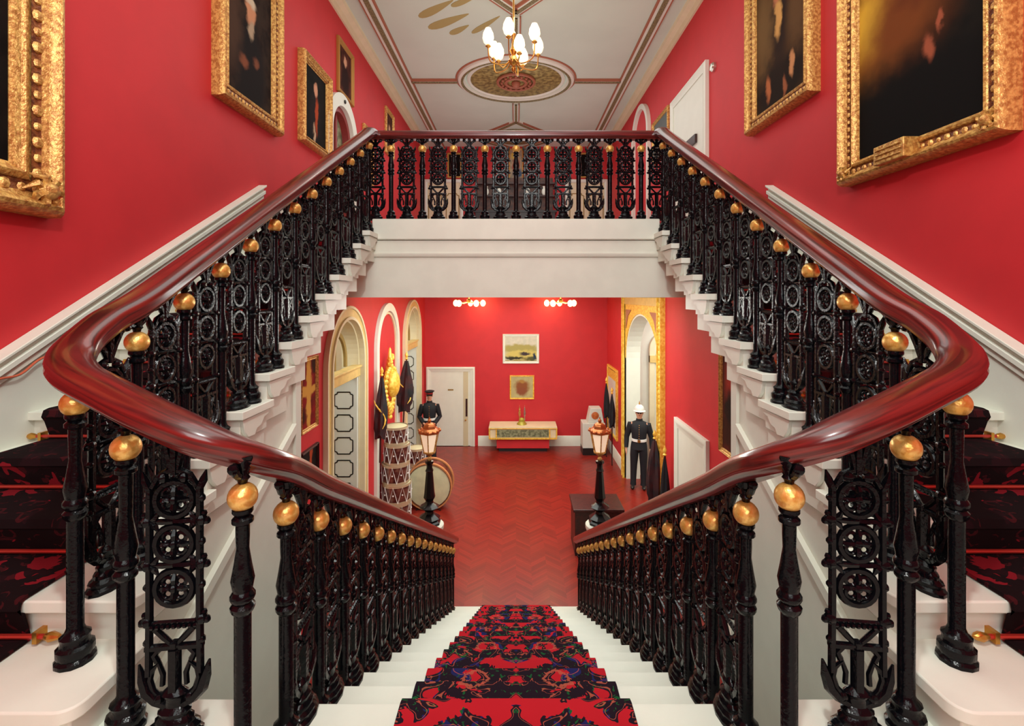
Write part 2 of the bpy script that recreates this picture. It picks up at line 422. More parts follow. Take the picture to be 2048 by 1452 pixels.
OLIVE = mat('gilded_rosette', (176, 160, 96), .5, .2, col2=(118, 100, 54), vscale=12, bump=.5, bscale=30); trim(m, OLIVE)
m = MB(); m.ring((0, 9.66, CZ-.05), .36, .03, 'z', 40, 6); m.ring((0, 9.66, CZ-.06), .2, .035, 'z', 40, 6); m.sphere((0, 9.66, CZ-.07), .09)
for i in range(16):
    a = 2*PI*i/16; m.sphere((.28*math.cos(a), 9.66+.28*math.sin(a), CZ-.06), .035, 8, 5)
trim(m, RUST)
# flat tan leaf-shaped patches on the ceiling near the chandelier
lf = mat('leaf_patch', (172, 156, 96), .6)
m = MB()
for q, (ax, ay, bx, by, wd) in enumerate([(-1.48, 7.49, -.90, 7.05, .075), (-1.39, 7.80, -.71, 7.39, .085), (-1.07, 7.97, -.74, 7.70, .06), (-.713, 7.94, -.243, 7.45, .05), (-.95, 7.20, -.55, 6.95, .05)]):
    A = Vector((ax, ay)); B = Vector((bx, by)); C_ = (A+B)/2; l = (B-A).length/2; d = (B-A).normalized(); n_ = Vector((-d.y, d.x)); n = 18
    pts = []
    for i in range(n):
        a = 2*PI*i/n; p = C_+d*l*math.cos(a)+n_*wd*math.sin(a)*(1-.55*math.cos(a)); pts.append((p.x, p.y))
    m.prism(pts, 'z', CZ-.004-.001*q, CZ+.002)
trim(m, lf)
# baseboards in the lower hall
for (nm, s, y0, y1) in [('baseboard_left', -1, 8.5, 11.2), ('baseboard_right', 1, 11.8, FAR), ('baseboard_right_near', 1, 1.8, 6.3)]:
    m = MB(); m.prism([(s*W, FLOOR), (s*(W-.03), FLOOR), (s*(W-.03), FLOOR+.26), (s*(W-.015), FLOOR+.29), (s*W, FLOOR+.29)], 'y', y0, y1); struct(m.build(nm, WHITE))
m = MB(); m.prism([(FAR, FLOOR), (FAR-.03, FLOOR), (FAR-.03, FLOOR+.26), (FAR-.015, FLOOR+.29), (FAR, FLOOR+.29)], 'x', -1.08, W); struct(m.build('baseboard_far', WHITE))
# wall strings (sloping white skirting) of the upper flights
for s in (-1, 1):
    def ln(y, o): return -.925+.157*(y-2.05)/.28+o
    m = MB()
    y0, y1 = 1.3, 4.95
    m.prism([(y0, ln(y0, -.3)), (y1, ln(y1, -.3)), (y1, ln(y1, .28)), (y0, ln(y0, .28))], 'x', s*W, s*(W-.035))
    m.prism([(y0, ln(y0, .28)), (y1, ln(y1, .28)), (y1, ln(y1, .40)), (y0, ln(y0, .40))], 'x', s*W, s*(W-.055))
    m.prism([(y0, ln(y0, .33)), (y1, ln(y1, .33)), (y1, ln(y1, .365)), (y0, ln(y0, .365))], 'x', s*W, s*(W-.075))
    m.prism([(y0, ln(y0, .40)), (y1, ln(y1, .40)), (y1, ln(y1, .42)), (y0, ln(y0, .42))], 'x', s*W, s*(W-.085))
    m.box(s*W, s*(W-.04), -1.5, y0, -1.46, ln(y0, .40))
    m.box(s*W, s*(W-.04), 5.2, FAR, F2, F2+.22)
    struct(m.build('baseboard_stair_' + ('left' if s < 0 else 'right'), STONE, bevel=.004))

# ------------------------------------------------------------------ stairs
LAND = -1.46
m = MB(); m.box(-W, W, -1.6, 1.62, LAND-.2, LAND); m.box(-W, W, -1.6, 1.55, FLOOR, LAND-.2)
struct(m.build('floor_landing', STONE, smooth=0))
def ctread(k): return -1.61-.1565*k
cs = thing('central_staircase', 'white stone central flight descending to the parquet hall floor', 'staircase', (0, 0, 0)); cs['kind'] = 'structure'
for k in range(17):
    z = ctread(k); yb = 1.64+.285*k; yn = 1.943+.285*k
    m = MB()
    m.prism([(yb-.03, z-.045), (yn-.012, z-.045), (yn, z-.035), (yn+.004, z-.022), (yn, z-.008), (yn-.01, z), (yb-.03, z)], 'x', -.90, .90)
    m.box(-.87, .87, yb-.03, yn-.035, z-.165, z-.045)
    m.box(-.84, .84, yb, yn-.04, z-.36, z-.165)
    m.build('step', STONE, cs)
for s in (-1, 1):
    m = MB(); m.add([(xx, y, z) for xx in (s*.80, s*.86) for (y, z) in ((1.6, FLOOR), (6.45, FLOOR), (6.45, FLOOR+.12), (1.62, ctread(0)-.12))],
          [(0, 1, 2, 3), (4, 5, 6, 7), (0, 1, 5, 4), (1, 2, 6, 5), (2, 3, 7, 6), (3, 0, 4, 7)]); m.build('stringer', STONE, cs, smooth=0)
def utread(n): return -.925+.157*n
INNER = {-3: .93, -2: 1.34, -1: 1.38}
for s in (-1, 1):
    side = 'left' if s < 0 else 'right'
    us = thing('upper_staircase', 'white stone flight rising along the %s red wall to the gallery' % side, 'staircase', (0, 0, 0)); us['kind'] = 'structure'
    for n in range(-3, 11):
        z = utread(n); yn = 2.05+.28*n; yb = yn+.28
        xi = INNER.get(n, 1.455)
        if n == -3: yb = 1.68
        if n in (-2, -1): yb += .04
        m = MB()
        rr = .06 if n < 0 else .004      # rounded inner corner of the lowest, wider steps
        e = .035
        pts = [(W, yb+.02), (W, yn-e)]
        for i in range(6):
            a = -PI/2-(PI/2)*i/5; pts.append((xi-.02+rr+rr*math.cos(a), yn-e+rr+rr*math.sin(a)))
        if n == -3:
            for i in range(6):
                a = PI-(PI/2)*i/5; pts.append((xi-.02+rr+rr*math.cos(a), yb+.02-rr+rr*math.sin(a)))
        else: pts.append((xi-.02, yb+.02))
        m.prism([(s*p[0], p[1]) for p in pts], 'z', z-.045, z)
        q = [(W, yb), (W, yn), (xi+.015, yn), (xi+.015, yb)]
        m.prism([(s*p[0], p[1]) for p in q], 'z', z-.165, z-.045)
        if n >= 0:
            m.box(s*(xi+.03), s*W, yn+.0, yb, z-.29, z-.16)
            # carved bracket on the step end
            bp = [(yn-.01, z-.05), (yb-.02, z-.05), (yb-.02, z-.075), (yb-.07, z-.085), (yb-.10, z-.12), (yb-.15, z-.13), (yb-.17, z-.16), (yn+.04, z-.155), (yn+.01, z-.12)]
            m.prism(bp, 'x', s*(xi+.015), s*(xi-.008))
        m.build('step', STONE, us, bevel=.006 if n < 4 else 0)
    m = MB()
    for n in range(-2, 6):
        z = utread(n); y0 = 2.05+.28*n; m.box(s*1.52, s*1.60, y0, min(y0+.28, 3.42), FLOOR, z-.2)
    m.box(s*1.50, s*1.62, 3.34, 3.42, FLOOR, -.46)
    m.build('spandrel_wall', STONE, us, smooth=0)
    m = MB()
    def sl(y): return -.76+.56*(y-2.45)-.63
    m.prism([(1.6, sl(1.6)-.03), (3.33, sl(3.33)-.03), (3.33, sl(3.33)+.03), (1.6, sl(1.6)+.03)], 'x', s*1.49, s*1.53)
    m.build('string_moulding', WHITE, us)
# runners
def runner(name, prof, x0, x1, xc, material, label, th=.012):
    mb = MB(); lo = []
    for i, p in enumerate(prof):
        a = prof[max(i-1, 0)]; b = prof[min(i+1, len(prof)-1)]
        d = Vector((b[0]-a[0], b[1]-a[1])); d.normalize(); n = Vector((-d.y, d.x))
        if n.y < -.01: n = -n
        lo.append((p[0]+n.x*th, p[1]+n.y*th))
    uv = []; vs = []; L = 0
    for i, p in enumerate(prof):
        if i: L += math.hypot(p[0]-prof[i-1][0], p[1]-prof[i-1][1])
        for x in (x0, x1):
            vs.append((x, lo[i][0], lo[i][1])); uv.append((x-xc, L))
        for x in (x0, x1):
            vs.append((x, p[0], p[1])); uv.append((x-xc, L))
    fs = []
    for i in range(len(prof)-1):
        a, b = i*4, (i+1)*4
        fs += [(a, a+1, b+1, b), (a+2, b+2, b+3, a+3), (a, b, b+2, a+2), (a+1, a+3, b+3, b+1)]
    mb.add(vs, fs); mb.uv = uv
    return solo(mb.build(name, material, smooth=40), label, 'carpet')
pr = [(1.0, LAND+.002), (1.60, LAND+.002)]
pr = [(.6, LAND+.002), (1.64, LAND+.002), (1.655, LAND-.02), (1.655, ctread(0)+.004)]
for k in range(17):
    z = ctread(k); yn = 1.943+.285*k
    pr += [(yn-.02, z+.003), (yn+.004, z-.004), (yn+.012, z-.02), (yn+.006, z-.045), (yn-.015, z-.06), (yn-.018, z-.1565+.004)]
pr[-1] = (pr[-1][0], FLOOR+.01)
runner('stair_carpet', pr, -.454, .454, 0, CARPET, 'red runner with navy and green scrolls down the middle of the central white stairs')
for s in (-1, 1):
    pr = [(.5, LAND+.003)]
    pr += [(1.49-.28-.005, LAND+.003), (1.49-.28-.005, utread(-3)-.03)]
    for n in range(-3, 11):
        z = utread(n); yn = 2.05+.28*n
        pr += [(yn-.045, z-.045), (yn-.05, z-.02), (yn-.042, z+.004), (yn-.02, z+.008), (yn+.272, z+.006)]
    pr += [(5.05, F2+.005), (5.3, F2+.008)]
    a, b = sorted((s*1.74, s*2.47))
    runner('stair_carpet', pr, a, b, (a+b)/2, CARPET_SHADED, 'dark red patterned runner, shade painted in, on the upper flight along the %s wall' % ('left' if s < 0 else 'right'))
    g = 'stair rods on the %s upper flight' % ('left' if s < 0 else 'right')
    proto = None
    for n in range(-2, 9):
        z = utread(n-1); y = 2.05+.28*n
        lab = 'thin brass stair rod at the foot of the %s riser of the %s upper flight' % (ORD[n+3], 'left' if s < 0 else 'right')
        if proto is None:
            t = proto = thing('stair_rod', lab, 'stair rod', (s*2.10, y-.03, z+.03), 0, g)
            m = MB(); m.tube([(-.44, 0, 0), (.44, 0, 0)], .009, 8); m.build('rod', mat('rod_metal', (196, 60, 50), .3, .6) if s < 0 else bpy.data.materials['rod_metal'], t)
            for e in (-1, 1):
                m = MB(); m.lathe([(.002, -.03), (.012, -.02), (.018, 0), (.012, .02), (.008, .03)], (0, 0, 0), 8); m.v = [(e*.45+z, y, x) for x, y, z in m.v]; m.build('finial', BRASS, t)
                m = MB(); m.box(e*.40-.008, e*.40+.008, -.012, .03, -.02, .02); m.build('bracket', BRASS, t)
        else: dup(proto, (s*2.10, y-.03, z+.03), 0, lab, g)

# ------------------------------------------------------------------ handrails
def catmull(P, n=6):
    out = []
    Q = [Vector(p) for p in P]; Q = [Q[0]*2-Q[1]]+Q+[Q[-1]*2-Q[-2]]
    for i in range(1, len(Q)-2):
        for k in range(n):
            t = k/n; a, b, c, d = Q[i-1:i+3]
            out.append(.5*((2*b)+(c-a)*t+(2*a-5*b+4*c-d)*t*t+(3*b-a-3*c+d)*t**3))
    out.append(Q[-2]); return out
SEC = [(-.035, -.045), (.035, -.045), (.042, -.030), (.056, -.026), (.062, -.014), (.058, -.002), (.063, .010), (.058, .026), (.042, .040), (.020, .046), (0, .048),
       (-.020, .046), (-.042, .040), (-.058, .026), (-.063, .010), (-.058, -.002), (-.062, -.014), (-.056, -.026), (-.042, -.030)]
def rail(name, pts, label, n=6):
    P = catmull(pts, n); mb = MB(); vs = []; uv = []; S = len(SEC); L = 0
    for i, p in enumerate(P):
        t = (P[min(i+1, len(P)-1)]-P[max(i-1, 0)]); h = Vector((t.x, t.y, 0)).normalized(); sd = Vector((h.y, -h.x, 0)); t.normalize()
        up = sd.cross(t); up = up if up.z > 0 else -up
        if i: L += (p-P[i-1]).length
        for j, (a, b) in enumerate(SEC):
            vs.append(p+sd*a*1.06+up*b); uv.append((L, j/S*.36 if j < S/2 else (S-j)/S*.36))
    fs = []
    for i in range(len(P)-1):
        for j in range(S):
            l = (j+1) % S; fs.append((i*S+j, i*S+l, (i+1)*S+l, (i+1)*S+j))
    fs.append(tuple(range(S))); fs.append(tuple(range((len(P)-1)*S, len(P)*S)))
    mb.add(vs, fs); mb.uv = uv
    return solo(mb.build(name, RAIL, smooth=50), label, 'handrail')
def zc(y): return -.776-.549*(y-1.755)          # gold ball height on the central flight
def zu(y): return -.177+.5545*(y-1.973)         # on the upper flights
RISE = .145
for s in (-1, 1):
    pts = [(s*.82, y, zc(y)+RISE) for y in (6.46, 6.0, 5.0, 4.0, 3.0, 2.4, 2.0)]
    pts += [(s*.82, 1.78, -.635), (s*.835, 1.60, -.535), (s*.925, 1.49, -.445), (s*1.08, 1.485, -.375), (s*1.26, 1.535, -.315), (s*1.44, 1.60, -.255),
            (s*1.535, 1.70, -.20), (s*1.54, 1.83, -.105), (s*1.52, 1.99, zu(1.99)+RISE)]
    pts += [(s*1.52, y, zu(y)+RISE) for y in (2.3, 3.0, 4.0, 4.9)]
    pts += [(s*1.52, 5.08, 1.70), (s*1.52, 5.19, 1.72)]
    rail('handrail', pts, 'polished mahogany handrail bending round from central flight up to gallery, %s side' % ('left' if s < 0 else 'right'))
rail('gallery_handrail', [(x, 5.23, 1.712) for x in (-1.585, -1.0, 0, 1.0, 1.585)], 'straight dark handrail across the gallery front between the upper flights', 3)

# ------------------------------------------------------------------ balusters and cast panels
_bal = {}
def baluster_proto(H, T, sl):
    """H ball centre above the foot, T top of the capital, sl slope of the rail along local x"""
    root = {}
    m = MB()
    m.lathe([(.058, 0), (.058, .012), (.050, .020), (.054, .035), (.054, .052), (.044, .060), (.040, .075), (.044, .088), (.030, .10), (.0245, .115),
             (.0245, .48), (.034, .492), (.036, .505), (.027, .515), (.036, .528), (.036, .540), (.028, .552), (.034, .585), (.026, .63), (.0185, .68),
             (.020, H-.12), (.020, H-.085), (.031, H-.078), (.031, H-.066), (.022, H-.058), (.030, H-.047), (.030, H-.036), (.02, H-.03)], seg=12)
    c = MB(); c.lathe([(.012, H+.035), (.015, H+.05), (.022, H+.058), (.016, H+.068), (.020, H+.085), (.034, T-.012), (.036, T+.01)], seg=10)
    for e in (-1, 1):
        pts = [(e*.01, H+.062), (e*.035, H+.078), (e*.055, T-.012)]
        c.tube([(x, 0, z+sl*x*(0.4 if i < 2 else 1)) for i, (x, z) in enumerate(pts)], [.010, .012, .014], 6)
        c.sphere((e*.052, 0, T-.018+sl*e*.052), .017, 7, 5)
    b = MB(); b.sphere((0, 0, H), .0435, 20, 12)
    return m, c, b
def baluster(loc, rotz, H, T, sl, label, group):
    key = ('b', round(H, 3), round(T, 3), round(sl, 3))
    if key in _bal: return dup(_bal[key], loc, rotz, label, group)
    t = thing('baluster', label, 'baluster', loc, rotz, group); m, c, b = baluster_proto(H, T, sl)
    m.build('shaft', IRON, t); c.build('capital', IRON, t); b.build('gold_ball', BALL, t)
    _bal[key] = t; return t
def panel(loc, rotz, H, T, sl, label, group):
    key = ('p', round(H, 3), round(T, 3), round(sl, 3))
    if key in _bal: return dup(_bal[key], loc, rotz, label, group)
    t = thing('balustrade_panel', label, 'balustrade panel', loc, rotz, group)
    K = (T-.115-.0)/.76                      # ornament stretched a little to the local height
    K = max(.97, min(1.06, K))
    b = MB()
    b.lathe([(.088, 0), (.088, .012), (.074, .022), (.078, .036), (.060, .048), (.058, .062), (.046, .072), (.050, .086), (.030, .10), (.030, .125), (.042, .14), (.02, .16)], seg=12, sy=.6)
    b.build('base', IRON, t)
    m = MB(); y = 0
    m.tube([(0, 0, .10), (0, 0, .30)], .016, 6); m.tube([(0, 0, .14), (0, 0, .28)], .021, 6)
    for e in (-1, 1):
        m.tube([(e*.022, y, .10), (e*.055, y, .118), (e*.082, y, .150), (e*.094, y, .190), (e*.104, y, .235)], [.013, .016, .019, .016, .004], 6)
        m.tube([(e*.040, y, .125), (e*.062, y, .150), (e*.072, y, .185), (e*.066, y, .215), (e*.046, y, .235), (e*.034, y, .20), (e*.036, y, .165)], [.009]*7, 6)
        m.sphere((e*.045, y, .125), .018, 7, 5)
        m.tube([(e*.076, y, .20), (e*.074, y, .40), (e*.074, y, .74*K)], .0125, 6)
        for z in (.285, .348, .45, .515, .58, .645, .71):
            big = z in (.348, .515, .645)
            m.sphere((e*.080, y, z*K), .019 if big else .013, 7, 5)
            if big: m.sphere((e*.096, y, z*K-.004), .012, 6, 5); m.sphere((e*.088, y, z*K+.020), .010, 6, 4)
            if z > .5 and big:
                for f in (-1, 1): m.tube([(e*.074, y, z*K), (e*.056, -.004, z*K+f*.012), (e*.046, -.004, z*K+f*.030)], [.009, .011, .004], 5)
                m.tube([(e*.074, y, z*K), (e*.03, -.006, z*K), (0, -.006, z*K)], [.008, .010, .008], 5)
        m.tube([(e*.006, y, .292), (e*.030, y, .315), (e*.058, y, .345)], [.008, .010, .010], 6)
        m.tube([(e*.05, y, .24), (e*.060, y, .262), (e*.045, y, .280)], .010, 6)
    m.tube([(-.085, 0, .285), (.085, 0, .285)], .012, 6)
    for i in range(9): m.sphere((-.064+.016*i, -.004, .352), .0095, 6, 4)
    m.tube([(-.075, 0, .362), (.075, 0, .362)], .008, 5)
    m.build('frame', IRON, t)
    for zc_ in (.445, .577, .709):
        r = MB(); z = zc_*K
        r.ring((0, 0, z), .055, .012, 'y', 20, 6)
        for q in range(4):
            a = q*PI/2+PI/4; r.ring((.027*math.cos(a), 0, z+.027*math.sin(a)), .015, .0075, 'y', 9, 5)
            a = q*PI/2; r.tube([(0, -.004, z), (.028*math.cos(a), -.008, z+.028*math.sin(a)), (.047*math.cos(a), 0, z+.047*math.sin(a))], [.006, .010, .005], 5)
        r.sphere((0, -.006, z), .014, 7, 5); r.build('rosette', IRON, t)
    c = MB(); zt = .765*K
    for e in (-1, 1):
        c.tube([(e*.072, 0, zt-.03), (e*.086, 0, zt+.0), (e*.094, 0, zt+.03)], [.012, .013, .003], 6)
        c.tube([(e*.066, 0, zt-.02), (e*.045, 0, zt+.018), (e*.02, 0, zt+.03), (0, 0, zt+.032)], .011, 6)
        c.sphere((e*.03, -.005, zt+.012), .017, 7, 5)
        for (q, f) in (((e*.012, zt+.03), .2), ((e*.03, (zt+T)/2+.012), .6), ((e*.058, T-.018), 1)): pass
        c.tube([(e*.008, 0, zt+.035), (e*.026, 0, (zt+T)/2+.012+sl*e*.01), (e*.060, 0, T-.012+sl*e*.06)], [.010, .012, .014], 6)
        c.sphere((e*.056, 0, T-.020+sl*e*.056), .017, 7, 5)
    c.tube([(0, 0, zt+.02), (0, 0, T+.005)], [.014, .018], 6)
    c.build('crest', IRON, t)
    _bal[key] = t; return t
CAPT = RISE-.036
CT = 1.0
for s in (-1, 1):
    sd = 'left' if s < 0 else 'right'
    g1 = 'balusters on the %s side of the central flight' % sd; g2 = 'cast iron panels on the %s side of the central flight' % sd
    rz = PI/2
    for k in range(-1, 17):
        y = 1.748+.285*k
        if k == -1: x, y, z, b = s*.845, 1.515, LAND, -.62
        else: x, z, b = s*.82, ctread(k), zc(y)
        H = .836 if k >= 0 else b-z
        baluster((x, y, z), rz, H, H+CAPT+(.0 if k >= 0 else .01), -.549 if k >= 0 else 0,
                 'gold-balled black baluster, %s from the top, %s side of central flight' % (ORD[k+1], sd), g1)
        if 0 <= k < 16:
            y2 = y+.135; H2 = zc(y2)-z
            panel((x, y2, z), rz, round(H2, 3), round(H2, 3)+CAPT, -.549, 'openwork black iron panel, %s from the top, %s side of central flight' % (ORD[k], sd), g2)
    # the turn of the balustrade on the lowest steps of the upper flight
    g3 = 'balustrade round the turn at the foot of the %s upper flight' % sd
    ang = math.atan2(.10, -.36*1)
    panel((s*1.083, 1.555, utread(-3)), s*(-.12), .836, 1.02, 0, 'large openwork panel of three rosettes standing on the white slab, %s turn' % sd, g3)
    baluster((s*1.262, 1.585, utread(-3)), s*(-.25), .905, 1.045, 0, 'near baluster with large gold ball beside the three-rosette panel, %s turn' % sd, g3)
    baluster((s*1.500, 1.668, utread(-2)), 0, .873, .985, 0, 'outermost baluster with dull gold ball under the sharpest bend of the %s handrail' % sd, g3)
    panel((s*1.525, 1.835, utread(-1)), rz, .81, .945, .5, 'shadowed black panel just past the bend of the %s handrail' % sd, g3)
    g4 = 'balusters on the %s upper flight' % sd; g5 = 'cast iron panels on the %s upper flight' % sd
    for j in range(12):
        y = 1.965+.28*j; z = utread(j-1); H = zu(y)-z
        baluster((s*1.52, y, z), rz, .897, .897+CAPT, .5545, 'gold-balled black baluster, %s from the bottom of the %s upper flight' % (ORD[j], sd), g4)
        if j < 11:
            y2 = 2.118+.28*j
            panel((s*1.52, y2, utread(j)), rz, .82, .82+CAPT, .5545, 'openwork black iron panel, %s from the bottom of the %s upper flight' % (ORD[j], sd), g5)
gH = 1.568-F2
for i in range(9):
    baluster((-1.333+.3335*i, 5.23, F2), 0, gH, gH+CAPT, 0, 'small baluster with gold ball on the gallery front, %s from the left' % ORD[i], 'balusters along the gallery front')
for i in range(10):
    panel((-1.333+.3335*(i-.5), 5.23, F2), 0, gH, gH+CAPT, 0, 'openwork iron panel on the gallery front, %s from the left' % ORD[i], 'cast iron panels along the gallery front')

# ------------------------------------------------------------------ framed pictures
def sweep_rect(mb, w_, h_, prof):
    """prof: (inset from the outer edge, out from the wall); mitred frame moulding, local x/z, facing -y, origin bottom centre"""
    n = len(prof)
    for k in range(4):
        vs = []
        for cidx in (k, (k+1) % 4):
            cx, cz = [(-1, 0), (1, 0), (1, 1), (-1, 1)][cidx]
            for (i, o) in prof:
                x = cx*(w_/2-i); z = i if cz == 0 else h_-i
                vs.append((x, -o, z))
        mb.add(vs, [(a, a+1, n+a+1, n+a) for a in range(n-1)])
COVE = mat('bronzed_gilt', (150, 92, 50), .4, .4, bump=.5, bscale=60, col2=(94, 48, 30), vscale=30)
def picture(name, label, loc, rot, w_, h_, fw, dep, canvas, ornate=1, frame_mat=None, group=None, plaque=None):
    t = thing(name, label, 'painting', loc, rot, group)
    fm = frame_mat or GOLD
    m = MB()
    sweep_rect(m, w_, h_, [(0, 0), (0, dep*.55), (fw*.06, dep*.8), (fw*.12, dep*.95), (fw*.2, dep), (fw*.28, dep*.9), (fw*.34, dep*.68), (fw*.52, dep*.5), (fw*.68, dep*.52),
                           (fw*.74, dep*.62), (fw*.82, dep*.66), (fw*.88, dep*.58), (fw*.92, dep*.4), (fw, dep*.33), (fw, .0)])
    m.build('frame', fm, t, smooth=30)
    if fw > .09:
        m = MB(); sweep_rect(m, w_-2*fw*.36, h_-2*fw*.36, [(0, dep*.66), (fw*.04, dep*.60), (fw*.16, dep*.53), (fw*.30, dep*.55), (fw*.32, dep*.6)])
        m.v = [(x, y, z+fw*.36) for x, y, z in m.v]; m.build('cove', COVE, t, smooth=30)
    m = MB(); m.box(-w_/2+fw*.95, w_/2-fw*.95, -dep*.3, -.004, fw*.95, h_-fw*.95); m.build('canvas', canvas, t, smooth=0)
    if ornate:
        m = MB(); stp = max(.03, fw*.33)
        def run(a, b):
            L = math.hypot(b[0]-a[0], b[1]-a[1]); n = max(2, int(L/stp))
            for i in range(n+1):
                f = i/n; x = a[0]+(b[0]-a[0])*f; z = a[1]+(b[1]-a[1])*f
                m.sphere((x, -dep*.56, z), fw*.13*(1 if i % 2 else .75), 6, 4, (1, .55, 1))
        i1 = fw*.52
        c = [(-w_/2+i1, i1), (w_/2-i1, i1), (w_/2-i1, h_-i1), (-w_/2+i1, h_-i1)]
        for k in range(4): run(c[k], c[(k+1) % 4])
        if ornate > 1:
            for cx in (-1, 1):
                for cz in (0, 1):
                    X = cx*(w_/2-fw*.5); Z = fw*.5 if cz == 0 else h_-fw*.5
                    for q in range(7):
                        a = q*PI/3.5
                        m.tube([(X, -dep*.85, Z), (X+fw*.28*math.cos(a), -dep*.98, Z+fw*.28*math.sin(a)), (X+fw*.42*math.cos(a+.5), -dep*.7, Z+fw*.42*math.sin(a+.5))], [fw*.10, fw*.08, fw*.02], 5)
                    m.sphere((X, -dep*.95, Z), fw*.2, 8, 6)
        m.build('carved_ornament', fm, t)
    if plaque:
        m = MB(); a, b, z0, z1 = plaque
        m.box(a, b, -dep-.05, -dep*.4, z0, z1)
        for zz in (.25, .5, .75): m.box(a+.02, b-.02, -dep-.058, -dep-.04, z0+(z1-z0)*zz-.006, z0+(z1-z0)*zz+.006)
        m.build('title_plaque', GOLD, t, bevel=.006)
    return t
BR = (70, 44, 28)
pA = paint_mat('canvas_dark', (22, 18, 16), [(.3, 1.4, .3, .4, (48, 30, 20), .5)])
picture('framed_painting', 'huge dark painting in a wide gilt frame, nearest on the left wall above the stair', (-W, 1.86, .43), FACE_L, 1.72, 2.6, .25, .13, pA, 2)
pB = paint_mat('canvas_portrait', (52, 40, 32), [(0, .42, .26, .48, (30, 26, 26), .3), (.0, 1.02, .075, .11, (196, 140, 104), .35), (.0, 1.13, .09, .05, (200, 186, 160), .4), (.01, .86, .045, .09, (170, 150, 124), .5), (-.10, .50, .07, .05, (128, 76, 54), .6), (.10, .58, .05, .05, (120, 74, 54), .6), (-.3, .8, .14, .4, (74, 54, 42), .7)], (30, 20, 18))
picture('framed_portrait', 'gilt-framed portrait of white-haired sitter in dark clothes, second on left wall', (-W, 4.74, 1.72), FACE_L, 1.12, 1.56, .17, .11, pB)
pC = paint_mat('canvas_officer', (24, 20, 18), [(0, .45, .16, .32, (34, 26, 26), .4), (.02, .78, .055, .08, (204, 150, 120), .3), (.05, .45, .04, .22, (168, 70, 40), .4), (-.02, .2, .03, .12, (190, 160, 130), .5)])
picture('framed_portrait', 'narrow gilt-framed portrait of a standing figure beside the white upper arch', (-W, 6.27, 1.86), FACE_L, .88, 1.1, .10, .10, pC)
pD = paint_mat('canvas_small', (90, 46, 36), [(0, .3, .16, .24, (44, 24, 22), .4), (0, .56, .06, .08, (200, 150, 120), .3)])
picture('framed_portrait', 'small high portrait above the white upper arch', (-W, 7.42, 2.98), FACE_L, .66, .80, .07, .05, pD, 0, frame_mat=mat('dull_gilt', (176, 128, 60), .45, .4))
picture('framed_portrait', 'small portrait beyond the white upper arch on the left gallery wall', (-W, 10.0, 2.85), FACE_L, .62, .92, .08, .05, pD, 0)
picture('framed_portrait', 'thin gilt frame low between the upper arch and the last portrait on the left', (-W, 8.55, 1.95), FACE_L, .52, .98, .07, .05, pC, 0)
pI = paint_mat('canvas_highland', (84, 58, 34), [(.0, .3, .5, .28, (36, 26, 20), .4), (0, 1.0, .15, .5, (46, 32, 26), .5), (-.02, .98, .05, .20, (206, 158, 92), .4), (-.05, 1.22, .07, .09, (186, 118, 84), .4), (.22, .42, .035, .11, (198, 140, 94), .5), (-.20, .36, .04, .12, (176, 104, 64), .5), (.10, .26, .03, .09, (150, 90, 60), .6), (-.3, 1.0, .18, .4, (110, 84, 50), .7), (.3, .9, .14, .3, (96, 70, 44), .7)], (52, 36, 22))
picture('framed_painting', 'gilt-framed brown figure painting, second on the right wall above the stair', (W, 4.78, 1.75), FACE_R, 1.2, 1.56, .16, .11, pI)
pJ = paint_mat('canvas_night', (26, 22, 18), [(-.40, 1.08, .34, .32, (150, 96, 34), .8), (-.42, 1.12, .16, .2, (226, 180, 60), .7), (-.1, .98, .32, .28, (112, 60, 28), .8), (0, .3, .8, .42, (16, 14, 14), .4), (.12, .70, .045, .07, (150, 80, 56), .5), (.21, .84, .02, .07, (150, 80, 56), .5), (.1, 1.15, .2, .12, (92, 44, 24), .7)], (16, 14, 13))
picture('framed_painting', 'huge dark painting with golden glow and title block on its frame, nearest on right wall', (W, 3.165, .85), FACE_R, 1.31, 2.2, .165, .12, pJ, 2, plaque=(-.17, .09, .03, .155))
picture('framed_painting', 'small dark picture in a thin gilt frame beside the white upper door', (W, 8.75, 2.45), FACE_R, .95, .78, .06, .05, mat('canvas_green_black', (34, 40, 34), .4), 0)
# lower hall pictures
pL = paint_mat('landscape', (196, 196, 178), [(0, .42, .55, .13, (168, 160, 96), .3), (.1, .24, .6, .14, (206, 192, 110), .3), (-.2, .16, .3, .05, (60, 60, 50), .5), (.12, .28, .14, .05, (70, 62, 66), .5), (.3, .13, .2, .05, (90, 92, 60), .5), (0, .05, .6, .05, (150, 140, 80), .4), (.38, .2, .05, .1, (44, 60, 84), .4)], (212, 208, 190))
picture('framed_landscape', 'pale hill landscape in a plain white frame high on the far hall wall', (.14, FAR, -1.925), 0, 1.04, .84, .07, .04, pL, 0, frame_mat=WHITE)
pM = paint_mat('crest_picture', (186, 178, 128), [(0, .36, .2, .17, (142, 88, 56), .35), (0, .22, .14, .12, (140, 84, 60), .4), (0, .5, .08, .05, (170, 130, 70), .4)], (176, 164, 118))
picture('framed_crest', 'small square gold-framed crest below the landscape on the far hall wall', (.17, FAR, -2.94), 0, .70, .68, .04, .03, pM, 0, frame_mat=GOLDY)
pN = paint_mat('flag_picture', (140, 30, 32), [(0, .45, .07, .5, (206, 150, 70), .3), (.0, .5, .4, .06, (206, 150, 70), .3), (-.2, .2, .12, .1, (60, 30, 24), .4), (.2, .8, .12, .1, (60, 30, 24), .4)], (96, 26, 26))
picture('framed_colours', 'tall red and gold framed colours hanging by the first cream arch', (-W, 6.12, -1.68), FACE_L, .50, .92, .05, .04, pN, 0)
